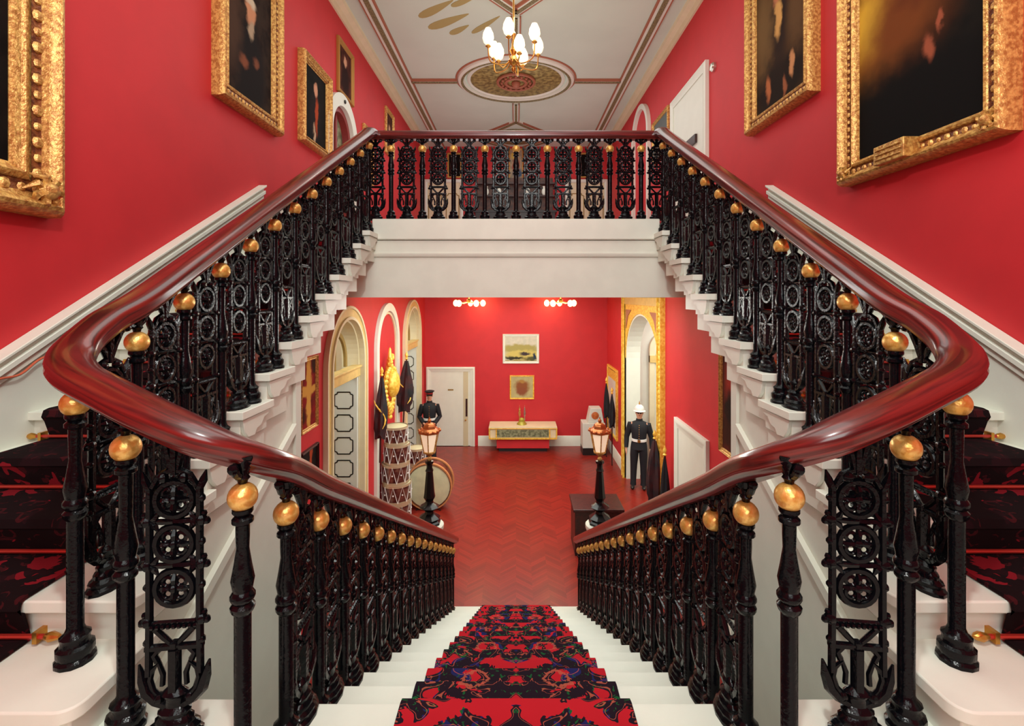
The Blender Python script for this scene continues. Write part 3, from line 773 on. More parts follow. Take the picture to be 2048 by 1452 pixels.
picture('framed_colours', 'small dark framed picture below the red and gold colours', (-W, 6.14, -2.42), FACE_L, .50, .52, .04, .04, pC, 0, frame_mat=WOODD)
pO = paint_mat('tapestry', (96, 40, 30), [(0, .9, .2, .3, (150, 50, 40), .5), (0, .3, .3, .2, (60, 34, 26), .5), (-.1, .6, .1, .2, (40, 30, 26), .5)], (54, 32, 24))
picture('framed_battle_scene', 'tall dark brown and red framed picture under the right flight', (W, 5.84, -1.95), FACE_R, .7, 1.35, .06, .05, pO, 0)
picture('framed_battle_scene', 'low dark framed picture beneath the tall one under the right flight', (W, 5.9, -2.95), FACE_R, .6, .75, .05, .05, pO, 0)

# ------------------------------------------------------------------ arches and doors of the side walls (local x along the wall, facing -y)
def arch_band(mb, r0, r1, spring, z0, y0, y1, rise=1.0, n=24):
    """architrave of an arched opening: half widths r0 (inner) r1 (outer)"""
    pts_i = [(-r0, z0)]+[(-r0*math.cos(PI*i/n), spring+r0*rise*math.sin(PI*i/n)) for i in range(n+1)]+[(r0, z0)]
    d = r1-r0
    pts_o = [(-r1, z0)]+[(-r1*math.cos(PI*i/n), spring+(r0*rise+d)*math.sin(PI*i/n)) for i in range(n+1)]+[(r1, z0)]
    for (a, b, c, e) in zip(pts_i[:-1], pts_i[1:], pts_o[:-1], pts_o[1:]):
        q = [a, b, e, c]
        mb.add([(p[0], y, p[1]) for y in (y0, y1) for p in q], [(0, 1, 2, 3), (4, 5, 6, 7), (0, 1, 5, 4), (2, 3, 7, 6), (1, 2, 6, 5), (0, 3, 7, 4)])
def octo(mb, cx, cz, w_, h_, y, t_=.012, c=.16):
    """thin gilt line round a panel with notched corners"""
    a, b = w_/2, h_/2; k = c*min(w_, h_)
    pts = [(-a+k, -b), (a-k, -b), (a-k, -b+k*.7), (a, -b+k), (a, b-k), (a-k, b-k*.7), (a-k, b), (-a+k, b), (-a+k, b-k*.7), (-a, b-k), (-a, -b+k), (-a+k, -b+k*.7)]
    P = [(cx+p[0], y, cz+p[1]) for p in pts]
    for p, q in zip(P, P[1:]+P[:1]): mb.tube([p, q], t_, 4)
def vestibule(side, y0, y1, depth, z1=-.05):
    m = MB(); x0, x1 = side*(W+.3), side*(W+.3+depth)
    m.box(x0, x1, y0-.06, y0, FLOOR, z1); m.box(x0, x1, y1, y1+.06, FLOOR, z1); m.box(x1, x1+side*.06, y0-.06, y1+.06, FLOOR, z1); m.box(x0, x1, y0-.06, y1+.06, z1, z1+.06)
    return m
struct(vestibule(-1, 6.4, 8.5, 1.4).build('wall_vestibule_left', CREAM, smooth=0))
struct(vestibule(-1, 11.2, 13.3, 1.4).build('wall_vestibule_far_left', CREAM, smooth=0))
struct(vestibule(1, 8.3, 11.7, 2.0).build('wall_vestibule_right', WHITE, smooth=0))
area('vestibule_light', (-3.4, 7.4, -.2), (0, 0, 0), .6, .6, 14); area('vestibule_far_light', (-3.4, 12.2, -.2), (0, 0, 0), .6, .6, 12)
area('vestibule_right_light', (3.8, 10.0, -.2), (0, 0, 0), 1.0, 1.6, 55, (1, 1, .97))
def cream_arch(op, label, tag_, doornum):
    yc = (op[0]+op[1])/2; r0 = (op[1]-op[0])/2
    t = thing('door_%d' % doornum, label, 'door', (-W, yc, FLOOR), FACE_L); t['kind'] = 'structure'
    sp = op[3]-FLOOR; rise = (op[4]-op[3])/r0
    m = MB(); arch_band(m, r0-.005, r0+.17, sp, 0, -.05, .0, rise); m.build('arch_surround', GOLDC, t)
    m = MB(); arch_band(m, r0-.03, r0+.015, sp, 0, -.075, .02, rise); arch_band(m, r0+.14, r0+.18, sp, 0, -.07, 0, rise); m.build('arch_bead', CREAM, t)
    m = MB(); arch_band(m, r0-.06, r0, sp, 0, .02, .30, rise); m.build('arch_reveal', CREAM, t)
    m = MB(); m.box(-r0, r0, -.0, .12, sp-.28, sp-.10); m.box(-r0, r0, -.03, .14, sp-.13, sp-.095); m.build('transom', GOLDC, t, bevel=.008)
    m = MB(); arch_band(m, r0*.62, r0*.72, sp+.0, sp-.1, .16, .2, rise); m.box(-.02, .02, .16, .2, sp-.1, sp+r0*rise*.65); m.build('fanlight_frame', GILTLINE, t)
    # open leaf, standing square to the wall at the far jamb
    lf_ = MB(); xx = r0-.14
    lf_.box(xx, xx+.05, .02, .66, .01, sp-.29); o = lf_.build('door_leaf', PALE, t)
    g = MB()
    for i in range(8):
        z = .30+.375*i
        if z > sp-.45: break
        M0 = MB(); octo(M0, 0, 0, .30, .27, 0, .009)
        for p in M0.v: pass
        g.add([(xx-.004, .24+p[0], z+p[2]) for p in M0.v], M0.f)
    g.build('panel_moulding', GILTLINE, o)
    if tag_:
        d = MB(); d.box(xx-.012, xx, .14, .34, .30+.375*1-.04, .30+.375*1+.06); d.build('letter_plate', DARK, o)
    return t
GOLDC = mat('gilded_cream', (222, 190, 118), .45, var=.12, vscale=9)
PALE = mat('pale_blue_white', (214, 218, 208), .5)
cream_arch(ARCH1, 'wide cream and gilt arched doorway on the left hall wall with panelled open leaf', True, 1)
cream_arch(ARCH3, 'narrow-looking cream arched doorway next to the far left corner of the hall', False, 2)
# blind red niche with white arch border
t = thing('blind_arch', 'white-bordered blind red arch on the left hall wall holding a gold trophy', 'arch', (-W, 9.85, FLOOR), FACE_L); t['kind'] = 'structure'
m = MB(); arch_band(m, .72, .88, 3.25, 0, -.06, 0, 1.0); m.build('arch_border', WHITE, t)
m = MB(); arch_band(m, .66, .70, 3.25, 0, -.03, 0, 1.0); m.build('arch_bead', CREAM, t)
# gilded surround of the right-hand opening
t = thing('door_3', 'tall gilded square surround with arched white opening on the right hall wall', 'door', (W, 10.12, FLOOR), FACE_R); t['kind'] = 'structure'
wR = 1.375; hR = 4.24
m = MB(); n = 24
sp = RARCH[3]-FLOOR; rz_ = RARCH[4]-RARCH[3]
pts = [(-wR*math.cos(PI*i/n), sp+rz_*math.sin(PI*i/n)) for i in range(n+1)]
for a, b in zip(pts[:-1], pts[1:]):
    m.add([(p[0], y, p[1]) for y in (-.04, 0) for p in (a, b, (b[0], hR), (a[0], hR))], [(0, 1, 2, 3), (4, 5, 6, 7), (0, 1, 5, 4)])
m.build('spandrel', GOLDY, t)
m = MB()
for s in (-1, 1): m.box(s*wR, s*(wR+.20), -.06, 0, 0, hR)
m.box(-wR-.2, wR+.2, -.06, 0, hR-.16, hR); m.build('pilaster', GOLDC, t, bevel=.006)
m = MB()
for s in (-1, 1):
    m.box(s*(wR+.0), s*(wR+.03), -.10, 0, 0, hR); m.box(s*(wR+.18), s*(wR+.21), -.09, 0, 0, hR)
    for i in range(46):
        z = .25+i*.086
        m.sphere((s*(wR+.10), -.07, z), .05 if i % 8 < 5 else .025, 6, 5, (1, .5, 1.1))
m.build('carved_foliage', GOLDY, t)
for s in (-1, 1):
    m = MB(); m.prism([(s*(wR-.12), hR-.28), (s*(wR-.62), hR-.28), (s*(wR-.34), hR-.42), (s*(wR-.12), hR-.72)], 'y', -.055, -.035); m.build('spandrel_panel', RUST, t)
m = MB(); arch_band(m, wR-.05, wR-.001, sp, 0, -.02, .3, rz_/wR); m.build('reveal', WHITE, t)
# inner glazed arch in the vestibule
t = thing('vestibule_arch', 'cream arched inner door seen through the gilded opening', 'door', (3.62, 11.68, FLOOR), 0); t['kind'] = 'structure'
m = MB(); arch_band(m, .34, .46, 3.0, 0, -.10, 0); m.build('arch_border', CREAM, t)
m = MB(); m.box(-.46, .46, -.13, -.02, 2.7, 2.86); m.build('transom', GOLDC, t)
m = MB(); m.box(-.33, .33, -.05, -.02, .1, 2.7); m.build('door_leaf', WHITE, t)
# plain doors
def plain_door(num, label, loc, rot, w_, h_, frame=.1, knob=1, panels=0):
    t = thing('door_%d' % num, label, 'door', loc, rot); t['kind'] = 'structure'
    m = MB(); sweep_rect(m, w_+2*frame, h_+2*frame, [(0, 0), (0, .05), (frame*.3, .06), (frame*.6, .045), (frame, .04), (frame, 0)])
    m.v = [(x, y, z-frame) if z > .5 else (x, y, max(0, z-frame)) for (x, y, z) in m.v]
    m.build('door_frame', WHITE, t)
    m = MB(); m.box(-w_/2, w_/2, -.025, 0, .01, h_); o = m.build('door_leaf', WHITE, t)
    return t, o
t, o = plain_door(4, 'white panelled door behind the standing guard on the far hall wall', (-1.86, FAR, FLOOR), 0, 1.12, 2.12, .13)
m = MB(); m.box(.36, .50, -.03, -.02, .0, 2.12); m.build('edge_strip', mat('door_edge', (206, 196, 160), .5), o)  # cream strip down one side of the leaf
m = MB(); m.box(.43, .48, -.05, -.02, .85, 1.35); m.build('push_plate', WOODD, o)
m = MB(); m.sphere((.43, -.06, .75), .025, 8, 6); m.build('door_knob', BRASS, o)
m = MB(); m.box(-.08, .08, -.032, -.02, 1.58, 1.62); m.build('name_plate', GILTLINE, o)
t, o = plain_door(5, 'low white door on the right hall wall seen over the right handrail', (W, 7.25, FLOOR), FACE_R, 1.05, 2.18, .14)
t, o = plain_door(6, 'bright white door high on the right gallery wall', (W, 7.36, F2), FACE_R, 1.28, 2.26, .12)
m = MB(); m.box(.02, .40, -.06, -.02, 1.38, 1.50); m.build('lock_case', WOODD, o)
# upper arches
t = thing('door_7', 'white arched doorway with reddish glazing on the left gallery wall', 'door', (-W, 7.26, F2), FACE_L); t['kind'] = 'structure'
m = MB(); arch_band(m, .44, .62, 1.545, 0, -.06, 0); m.build('arch_border', WHITE, t)
m = MB(); arch_band(m, .36, .44, 1.545, 0, .0, .12); m.box(-.03, .03, .06, .10, 0, 1.95); m.build('window_frame', mat('red_brown_frame', (140, 46, 44), .5), t)
m = MB(); m.prism([(-.44, 0), (.44, 0), (.44, 1.545)]+[(.44*math.cos(PI*i/12), 1.545+.44*math.sin(PI*i/12)) for i in range(1, 12)]+[(-.44, 1.545)], 'y', .10, .12); m.build('pane', GREYP, t)
m = MB(); m.sphere((.0, -.07, 2.07), .03, 8, 6, (1, .5, 1)); m.build('sensor', DARK, t)
t = thing('blind_arch', 'tall thin white blind arch far along the right gallery wall', 'arch', (W, 10.1, F2), FACE_R); t['kind'] = 'structure'
m = MB(); arch_band(m, .56, .66, 2.45, 0, -.07, 0); m.build('arch_border', WHITE, t)
# round wall fitting
t = thing('wall_bell', 'small round white fitting on the red wall beside the high white door', 'wall fitting', (W, 6.42, 3.0), FACE_R)
m = MB(); m.M = Matrix.Rotation(PI/2, 4, 'X'); m.lathe([(.06, 0), (.06, .03), (.045, .05), (.01, .055)], seg=16); m.M = None; m.build('body', SILVER, t)
# cord on the left string
m = MB(); m.tube([tuple(p) for p in catmull([(-2.53, 2.30, -.47), (-2.53, 2.38, -.41), (-2.53, 2.5, -.40), (-2.53, 2.62, -.33), (-2.53, 2.8, -.315), (-2.53, 2.92, -.27)], 5)], .006, 6)
solo(m.build('cord', ROPE), 'thin orange cord trailing down the white skirting by the left runner', 'cord')

# ------------------------------------------------------------------ chandelier
def chandelier():
    t = thing('chandelier', 'brass chandelier with glowing opal glass shades hanging over the gallery', 'chandelier', (-.03, 6.1, 0))
    m = MB(); m.tube([(0, 0, 3.02), (0, 0, CZ-.06)], .012, 8)
    m.lathe([(.09, 0), (.08, -.03), (.03, -.07), (.012, -.10)][::-1], (0, 0, CZ-.07), 16); m.build('rod', BRASS, t)
    m = MB(); m.lathe([(.005, 2.78), (.02, 2.80), (.03, 2.83), (.015, 2.86), (.05, 2.89), (.07, 2.92), (.05, 2.96), (.025, 3.0), (.05, 3.05), (.03, 3.1), (.015, 3.2), (.03, 3.26), (.012, 3.3)], seg=16); m.build('stem', BRASS, t)
    arm0 = None
    for i in range(9):
        a = 2*PI*i/6+.35 if i < 6 else 2*PI*i/3+.9
        R = .33 if i < 6 else .19; zz = 3.05 if i < 6 else 2.93
        m = MB(); pts = [(0.03, 2.95), (.12, 2.86), (R-.03, 2.87), (R, zz-.03), (R, zz)]
        P = catmull([(r*math.cos(a), r*math.sin(a), z) for r, z in pts], 4)
        m.tube([tuple(p) for p in P], .008, 6); m.lathe([(.01, zz-.02), (.035, zz), (.02, zz+.02)], (R*math.cos(a), R*math.sin(a), 0), 10)
        arm = m.build('arm', BRASS, t)
        g = MB(); g.lathe([(.02, zz+.015), (.055, zz+.05), (.07, zz+.10), (.062, zz+.16), (.04, zz+.205), (.034, zz+.22)], (R*math.cos(a), R*math.sin(a), 0), 14)
        g.build('glass_shade', GLOBE, arm)
    return t
chandelier(); point('chandelier_glow', (0, 6.1, 3.45), 14, .15)
# lights under the hall ceiling
for (x, lb) in ((-.98, 'left'), (.93, 'right')):
    t = thing('ceiling_fixture', 'cluster of glowing bulbs just under the hall ceiling, the %s one of two' % lb, 'ceiling light', (x, 10.2, -.02), 0, 'hall ceiling lights')
    m = MB(); m.lathe([(.01, -.14), (.03, -.12), (.05, -.06), (.02, -.04), (.02, 0), (.08, 0)], seg=12); m.build('body', BRASS, t)
    for i in range(5):
        a = 2*PI*i/5+.3; m = MB(); m.tube([(0, 0, -.10), (.16*math.cos(a), .16*math.sin(a), -.13), (.30*math.cos(a), .30*math.sin(a), -.10)], .01, 6); ar = m.build('arm', BRASS, t)
        g = MB(); g.sphere((.30*math.cos(a), .30*math.sin(a), -.13), .055, 10, 8, (1, 1, 1.25)); g.build('bulb', BULB, ar)
    point('fixture_glow', (x, 10.2, -.30), 22, .12, (1, .8, .5))
    point('wall_halo_fill', (x, 13.5, -.22), 14, .1, (1, .75, .3))  # added point by the far wall for the bulbs' yellow halo

# ------------------------------------------------------------------ gallery far end
def far_end():
    for (x0, x1, lb) in ((-2.55, -1.55, 'left'), (1.45, 2.55, 'right')):
        t = thing('panelled_door', 'cream panelled double door at the %s of the gallery far wall' % lb, 'door', ((x0+x1)/2, FAR, F2), 0)
        w_ = x1-x0; m = MB(); m.box(-w_/2, w_/2, -.06, 0, 0, 2.42); m.build('leaf', CREAM, t)
        m = MB(); sweep_rect(m, w_+.1, 2.5, [(0, 0), (0, .09), (.05, .1), (.09, .08), (.09, .06)]); m.build('door_frame', WHITE, t)
        g = MB()
        for zz in (.6, 1.7): 
            for xx in (-w_/4, w_/4): octo(g, xx, zz, w_*.36, .8, -.065, .012)
        g.build('panel_moulding', GILTLINE, t)
    t = thing('display_cabinet', 'large dark cabinet with shelves against the gallery far wall', 'cabinet', (-.02, FAR-.02, F2), 0)
    m = MB(); m.box(-1.1, 1.1, -.45, 0, 0, 1.5); m.box(-1.15, 1.15, -.48, 0, 1.5, 1.56); m.build('body', mat('black_wood', (20, 18, 20), .3), t)
    m = MB(); m.box(-1.05, 1.05, -.25, 0, 1.56, 2.5); m.build('back_panel', mat('brown_panel', (92, 60, 46), .5, col2=(52, 34, 30), vscale=8), t)
    for zz in (1.95, 2.3):
        m = MB(); m.box(-1.1, 1.1, -.40, 0, zz, zz+.04); m.build('shelf', WOODD, t)
    for i, xx in enumerate((-.8, -.45, .35, .8)):
        u = thing('white_vase', 'small white vase on the cabinet shelf, %s from the left' % ORD[i], 'vase', (xx-.02, FAR-.35, F2+1.99), 0, 'vases on the gallery cabinet')
        m = MB(); m.lathe([(.04, 0), (.07, .08), (.06, .16), (.03, .2), (.045, .25)], seg=12); m.build('body', WHITE, u)
    pF = paint_mat('bright_picture', (190, 170, 140), [(0, .5, .1, .2, (170, 60, 50), .4), (.05, .3, .12, .12, (60, 90, 120), .4), (-.05, .8, .1, .1, (220, 190, 90), .4)], (150, 140, 120))
    picture('framed_picture', 'narrow bright picture over the cabinet on the gallery far wall', (0, FAR, 3.2), 0, .42, 1.0, .04, .03, pF, 0)
    picture('framed_portrait', 'dark portrait to the left of the gallery cabinet', (-1.75, FAR, 3.36), 0, .42, .72, .05, .04, pA, 0)
    picture('framed_portrait', 'dark portrait to the right of the gallery cabinet', (1.95, FAR, 3.36), 0, .42, .72, .05, .04, pA, 0)
far_end()

# ------------------------------------------------------------------ lower hall furniture
def lamp(x, y, lb):
    pl = thing('plinth', 'round white plinth carrying the %s lantern lamp at the foot of the stairs' % lb, 'plinth', (x, y, FLOOR), 0, 'lamp plinths')
    m = MB(); m.lathe([(.24, 0), (.24, .06), (.19, .09), (.17, .12), (.17, .86), (.19, .90), (.205, .94), (.205, .985), (.19, 1.0)], seg=28); m.build('column', WHITE, pl)
    t = thing('lantern_lamp', 'black turned post with glowing gold lantern, %s one at the stair foot' % lb, 'lamp', (x, y, FLOOR+1.0), 0, 'pair of lantern lamps')
    m = MB(); m.lathe([(.165, 0), (.165, .03), (.13, .06), (.16, .085), (.13, .11), (.07, .15), (.06, .18), (.10, .21), (.145, .245), (.10, .275), (.06, .30), (.055, .33), (.085, .38), (.075, .44),
                       (.05, .74), (.06, .76), (.042, .80), (.042, .85), (.062, .87), (.062, .90), (.03, .91)], seg=8, rot=PI/8); m.build('post', mat('black_lacquer', (10, 10, 12), .25) if lb == 'left' else bpy.data.materials['black_lacquer'], t, smooth=25)
    m = MB(); m.lathe([(.025, .90), (.035, .93), (.02, .96), (.05, .99), (.085, 1.01), (.085, 1.03)], seg=6); m.build('collar', GOLD, t)
    ln_ = MB(); h0, h1 = 1.03, 1.31
    for i in range(6):
        a = 2*PI*i/6+PI/6; ln_.tube([(.082*math.cos(a), .082*math.sin(a), h0), (.142*math.cos(a), .142*math.sin(a), h1)], .009, 5)
    for (r, z) in ((.085, h0), (.147, h1)):
        P = [(r*math.cos(2*PI*i/6+PI/6), r*math.sin(2*PI*i/6+PI/6), z) for i in range(6)]
        for p, q in zip(P, P[1:]+P[:1]): ln_.tube([p, q], .012, 5)
    ln_.build('lantern_frame', GOLD, t)
    g = MB(); g.lathe([(.078, h0), (.138, h1)], seg=6, rot=PI/6); g.build('lantern_glass', LAMPG, t, smooth=0)
    m = MB(); m.lathe([(.165, h1), (.16, h1+.02), (.12, h1+.05), (.10, h1+.06), (.09, h1+.10), (.06, h1+.13), (.02, h1+.14), (.03, h1+.17), (.012, h1+.19), (.006, h1+.22)], seg=6, rot=PI/6)
    for i in range(12):
        a = 2*PI*i/12; m.sphere((.15*math.cos(a), .15*math.sin(a), h1+.03), .02, 6, 4)
    m.build('crown', mat('copper_gilt', (190, 110, 60), .3, .7) if lb == 'left' else bpy.data.materials['copper_gilt'], t)
    point('lantern_glow', (x, y, FLOOR+2.75), .8, .08)
lamp(-1.245, 7.05, 'left'); lamp(1.205, 7.05, 'right')
t = thing('wooden_chest', 'dark wooden box standing behind the right lantern lamp', 'chest', (1.30, 8.35, FLOOR), 0)
m = MB(); m.box(-.33, .45, -.3, .3, .05, .72); m.build('body', WOODD, t, bevel=.01)
m = MB(); m.box(-.36, .48, -.33, .33, .72, .77); m.build('lid', WOODD, t, bevel=.01)
m = MB(); m.box(-.33, .45, -.3, .3, 0, .05); m.build('plinth_base', DARK, t)
def drum(r, h_):
    """side drum standing on its head"""
    parts = []
    s_ = MB(); s_.lathe([(r*.94, .03), (r*.94, h_-.03)], seg=24); parts.append(('shell', s_, DRUMSH))
    for z in (0, h_-.045):
        hp = MB(); hp.lathe([(r*.95, z), (r, z), (r, z+.045), (r*.95, z+.045)], seg=24, cap=False); parts.append(('hoop', hp, HOOPM))
    sk = MB(); sk.lathe([(r*.93, h_-.012), (r*.9, h_-.008), (.01, h_-.008)], seg=24); parts.append(('drumhead', sk, DRUMSK))
    rp = MB(); n = 10
    for i in range(n):
        a, b = 2*PI*i/n, 2*PI*(i+.5)/n; c = 2*PI*(i+1)/n; R = r*1.0
        rp.tube([(R*math.cos(a), R*math.sin(a), .03), (R*math.cos(b), R*math.sin(b), h_-.03), (R*math.cos(c), R*math.sin(c), .03)], .007, 4)
        rp.sphere((R*math.cos(b), R*math.sin(b), h_*.5), .016, 6, 4)
    parts.append(('tension_rope', rp, WCLOTH)); return parts
z = FLOOR
for i, (r, h_, dx) in enumerate(((.285, .36, .0), (.28, .36, .01), (.265, .37, -.01), (.25, .37, .015), (.225, .33, 0))):
    t = thing('side_drum', 'rope-tensioned side drum, %s from the floor in the tall stack by the trophy' % ORD[i], 'drum', (-2.30+dx, 9.4, z), 0, 'stacked side drums')
    for nm, mb, mm in drum(r, h_): mb.build(nm, mm, t)
    z += h_
z = FLOOR
for i, (r, h_) in enumerate(((.23, .36), (.22, .36), (.2, .34))):
    t = thing('side_drum', 'smaller side drum, %s from the floor in the short stack behind the tall one' % ORD[i], 'drum', (-2.12, 10.42, z), .3, 'short stack of drums')
    for nm, mb, mm in drum(r, h_): mb.build(nm, mm, t)
    z += h_
t = thing('bass_drum', 'big bass drum standing on its rim with pale head behind the left lantern lamp', 'drum', (-1.745, 9.95, FLOOR+.47), 0)
M_ = Matrix.Rotation(PI/2, 4, 'X')
m = MB(); m.M = M_; m.lathe([(.44, -.17), (.44, .17)], seg=36); m.build('shell', DRUMSH, t)
AMB = mat('amber_hoop', (196, 132, 84), .35)
for z in (-.2, .14):
    m = MB(); m.M = M_; m.lathe([(.445, z), (.47, z), (.47, z+.06), (.445, z+.06)], seg=36, cap=False); m.build('hoop', AMB, t)
m = MB(); m.M = M_; m.lathe([(.442, .165), (.42, .172), (.01, .172)], seg=36); m.build('drumhead', DRUMSK, t)
for e in (-1, 1):
    for f in (-1, 1): m = MB(); m.tube([(e*.15, f*.16, -.43), (e*.25, f*.2, -.462)], .012, 6); m.build('foot', DARK, t)
# gold trophy in the blind arch
t = thing('gold_trophy', 'bright gold crest with crown, shield and scrolls inside the white-bordered red arch', 'trophy', (-W+.05, 9.60, -1.72), FACE_L)
m = MB(); m.sphere((0, -.14, 0), .24, 18, 12, (1, .55, 1.1)); m.build('boss', GOLDY, t)
m = MB(); m.tube([(0, -.06, .2), (0, -.08, .50)], [.09, .05], 8)
for i in range(9): m.sphere((.10*math.cos(i*.7), -.10-.02*(i % 2), .26+.035*i), .05, 7, 5)
m.tube([(0, -.08, .5), (0, -.08, .68), (0, -.08, .72)], [.045, .025, .002], 6); m.build('crown', GOLDY, t)
m = MB()
for e in (-1, 1):
    P = catmull([(e*.05, -.07, .30), (e*.26, -.08, .22), (e*.34, -.07, 0), (e*.28, -.07, -.22), (e*.12, -.08, -.42), (0, -.07, -.58)], 5)
    m.tube([tuple(p) for p in P], .035, 6)
    for i, p in enumerate(P):
        if i % 2 == 0: m.sphere((p.x+e*.03, p.y-.02, p.z), .05, 6, 5)
m.build('wreath', GOLDY, t)
m = MB(); m.sphere((0, -.08, -.5), .10, 10, 8, (1, .6, 1.3)); m.sphere((0, -.08, -.64), .05, 8, 6)
for i in range(5): m.tube([(-.06+.03*i, -.08, -.36), (-.08+.04*i, -.08, -.5), (-.03+.015*i, -.08, -.62)], .014, 5)
m.build('tassel', GOLDY, t)
def furled_flag(label, loc, h_, r, top=.15, lean=(0, 0), material=None, bottom=.0, group=None, accent=None):
    """pole with a flag hanging furled round it"""
    t = thing('furled_flag', label, 'flag', loc, 0, group)
    lx, ly = lean
    def at(z): return (lx*z/h_, ly*z/h_, z)
    m = MB(); m.tube([at(0), at(h_)], .016, 8); m.build('pole', WOODD, t)
    m = MB(); c = at(h_); m.lathe([(.02, 0), (.035, .02), (.015, .04), (.03, .07), (.035, .10), (.004, .17)], c, 8); m.build('finial', GOLDY, t)
    m = MB(); n = 18; vs = []; fs = []; K = 14
    z0 = h_*(.30 if bottom == 0 else bottom); z1 = h_-.03
    for k in range(K+1):
        f = k/K; z = z1-(z1-z0)*f; R = r*(.22+.78*math.sin(min(1, f*1.25)*PI*.55)) * (1 if f < .9 else .8)
        c = at(z)
        for i in range(n):
            a = 2*PI*i/n; rr = R*(1+.28*math.sin(a*5+f*3)); vs.append((c[0]+rr*math.cos(a), c[1]+rr*.8*math.sin(a), z+(.05*math.sin(a*3) if k == K else 0)))
    for k in range(K):
        for i in range(n):
            j = (i+1) % n; fs.append((k*n+i, k*n+j, (k+1)*n+j, (k+1)*n+i))
    fs.append(tuple(range(n))); fs.append(tuple(range(K*n, K*n+n)))
    m.add(vs, fs); o = m.build('cloth', material or NAVY, t)
    if accent:
        m = MB()
        m.tube([(at(z0+(z1-z0)*(.15+.07*i))[0]+r*.95*math.cos(-.9+i*.55), at(z0)[1]-r*.98*abs(math.sin(-.9+i*.35))-.01, z0+(z1-z0)*(.15+.07*i)) for i in range(8)], [.004, .012, .016, .01, .018, .012, .012, .004], 6)
        m.build('embroidery', GOLDY, o)
    return t
FLAGB = mat('dark_flag', (22, 26, 30), .7, col2=(60, 24, 26), vscale=5)
furled_flag('dark furled colour with gold tip on the right of the gold trophy', (-2.46, 10.66, -2.95), 1.58, .15, lean=(.10, -.1), material=FLAGB, accent=1, group='colours beside the trophy')
furled_flag('furled colour with silver and gold hanging left of the gold trophy', (-2.45, 8.82, -3.0), 1.55, .10, lean=(.02, .05), material=FLAGB, accent=1, group='colours beside the trophy')
furled_flag('slim dark flag before the tall pale panel, nearer the corner', (2.40, 13.0, FLOOR), 1.95, .07, material=NAVY, bottom=.55, group='flags before the pale panel')
furled_flag('slim dark flag before the tall pale panel, nearer the gilded doorway', (2.42, 12.35, FLOOR), 1.80, .07, material=NAVY, bottom=.55, group='flags before the pale panel')
furled_flag('dark furled flag with gold tip leaning on the near pilaster of the gilded opening', (2.44, 8.62, FLOOR), 1.75, .13, material=FLAGB, bottom=.38)
furled_flag('thin dark furled flag between the gilded opening and the low white door', (2.47, 8.13, FLOOR), 1.62, .07, material=NAVY, bottom=.38)
# tall pale framed panel on right wall
t = thing('framed_panel', 'tall pale gilt-topped panel on the right wall near the far corner', 'mirror', (W, 13.1, -3.7), FACE_R)
m = MB(); m.box(-.60, .60, -.03, 0, 0, 1.7); m.build('panel', PALE, t)
m = MB(); sweep_rect(m, 1.25, 1.8, [(0, 0), (0, .05), (.04, .06), (.07, .03), (.07, 0)]); m.box(-.58, .58, -.045, -.03, 1.5, 1.72); m.build('frame', GOLDY, t)
# stand with emblem near far right corner
t = thing('emblem_stand', 'tapering grey-white stand with an orange round emblem in the far right corner', 'stand', (2.13, 13.35, FLOOR), 0)
m = MB(); m.prism([(-.34, .18), (.26, .18), (.26, .85), (-.34, .85)], 'y', -.2, .25); m.build('lower_box', PALE, t, bevel=.01)
m = MB(); m.prism([(-.20, .85), (.24, .85), (.17, 1.24), (-.12, 1.24)], 'y', -.15, .2); m.build('upper_box', PALE, t, bevel=.01)
m = MB(); m.box(-.34, .30, -.22, .25, 0, .18); m.build('plinth_base', DARK, t)
m = MB(); m.M = Matrix.Translation((.0, -.152, 1.05)) @ Matrix.Rotation(PI/2, 4, 'X'); m.lathe([(.10, 0), (.10, .012), (.08, .02), (.01, .02)], seg=20); m.build('emblem', mat('orange_emblem', (206, 118, 56), .5, col2=(170, 84, 40), vscale=30), t)
# console / display case on the far wall
t = thing('display_case', 'gilt and cream display case with green front on a red base, far wall', 'display case', (.19, FAR, FLOOR), 0)
m = MB(); m.box(-.72, .72, -.55, -.02, .10, .36); m.build('red_base', RED, t)
m = MB(); m.box(-.66, .66, -.50, -.02, 0, .10); m.build('plinth_base', DARK, t)
m = MB(); m.box(-.90, .90, -.62, -.04, .40, .66); m.build('case_body', CREAM, t, bevel=.01)
m = MB(); m.box(-.72, .70, -.635, -.60, .43, .62); m.build('front_panel', GREYP, t)
m = MB(); m.box(-.93, .93, -.655, -.04, .665, .71); m.build('case_top', CREAM, t, bevel=.006)
m = MB(); m.box(-.935, .935, -.665, -.60, .655, .675)
m.box(-.93, .93, -.65, -.03, .37, .40)
for e in (-1, 1): m.box(e*.74, e*.71, -.66, -.6, .40, .66); m.box(e*.93, e*.90, -.66, -.6, .40, .66)
m.build('gilt_edging', GOLDY, t)
t = thing('ornament', 'green and gold base with two small figures on the display case', 'ornament', (.16, FAR-.36, FLOOR+.711), 0)
m = MB(); m.lathe([(.14, 0), (.13, .03), (.08, .08), (.075, .14), (.03, .18)], seg=12); m.build('base', mat('green_gold', (170, 160, 60), .35, .3), t)
for (x, mm) in ((-.06, GOLD), (.08, SILVER)):
    m = MB(); m.lathe([(.02, .10), (.012, .2), (.03, .26), (.035, .32), (.02, .38), (.026, .42), (.008, .47), (.002, .54)], (x, 0, 0), 8); m.build('figure', mm, t)

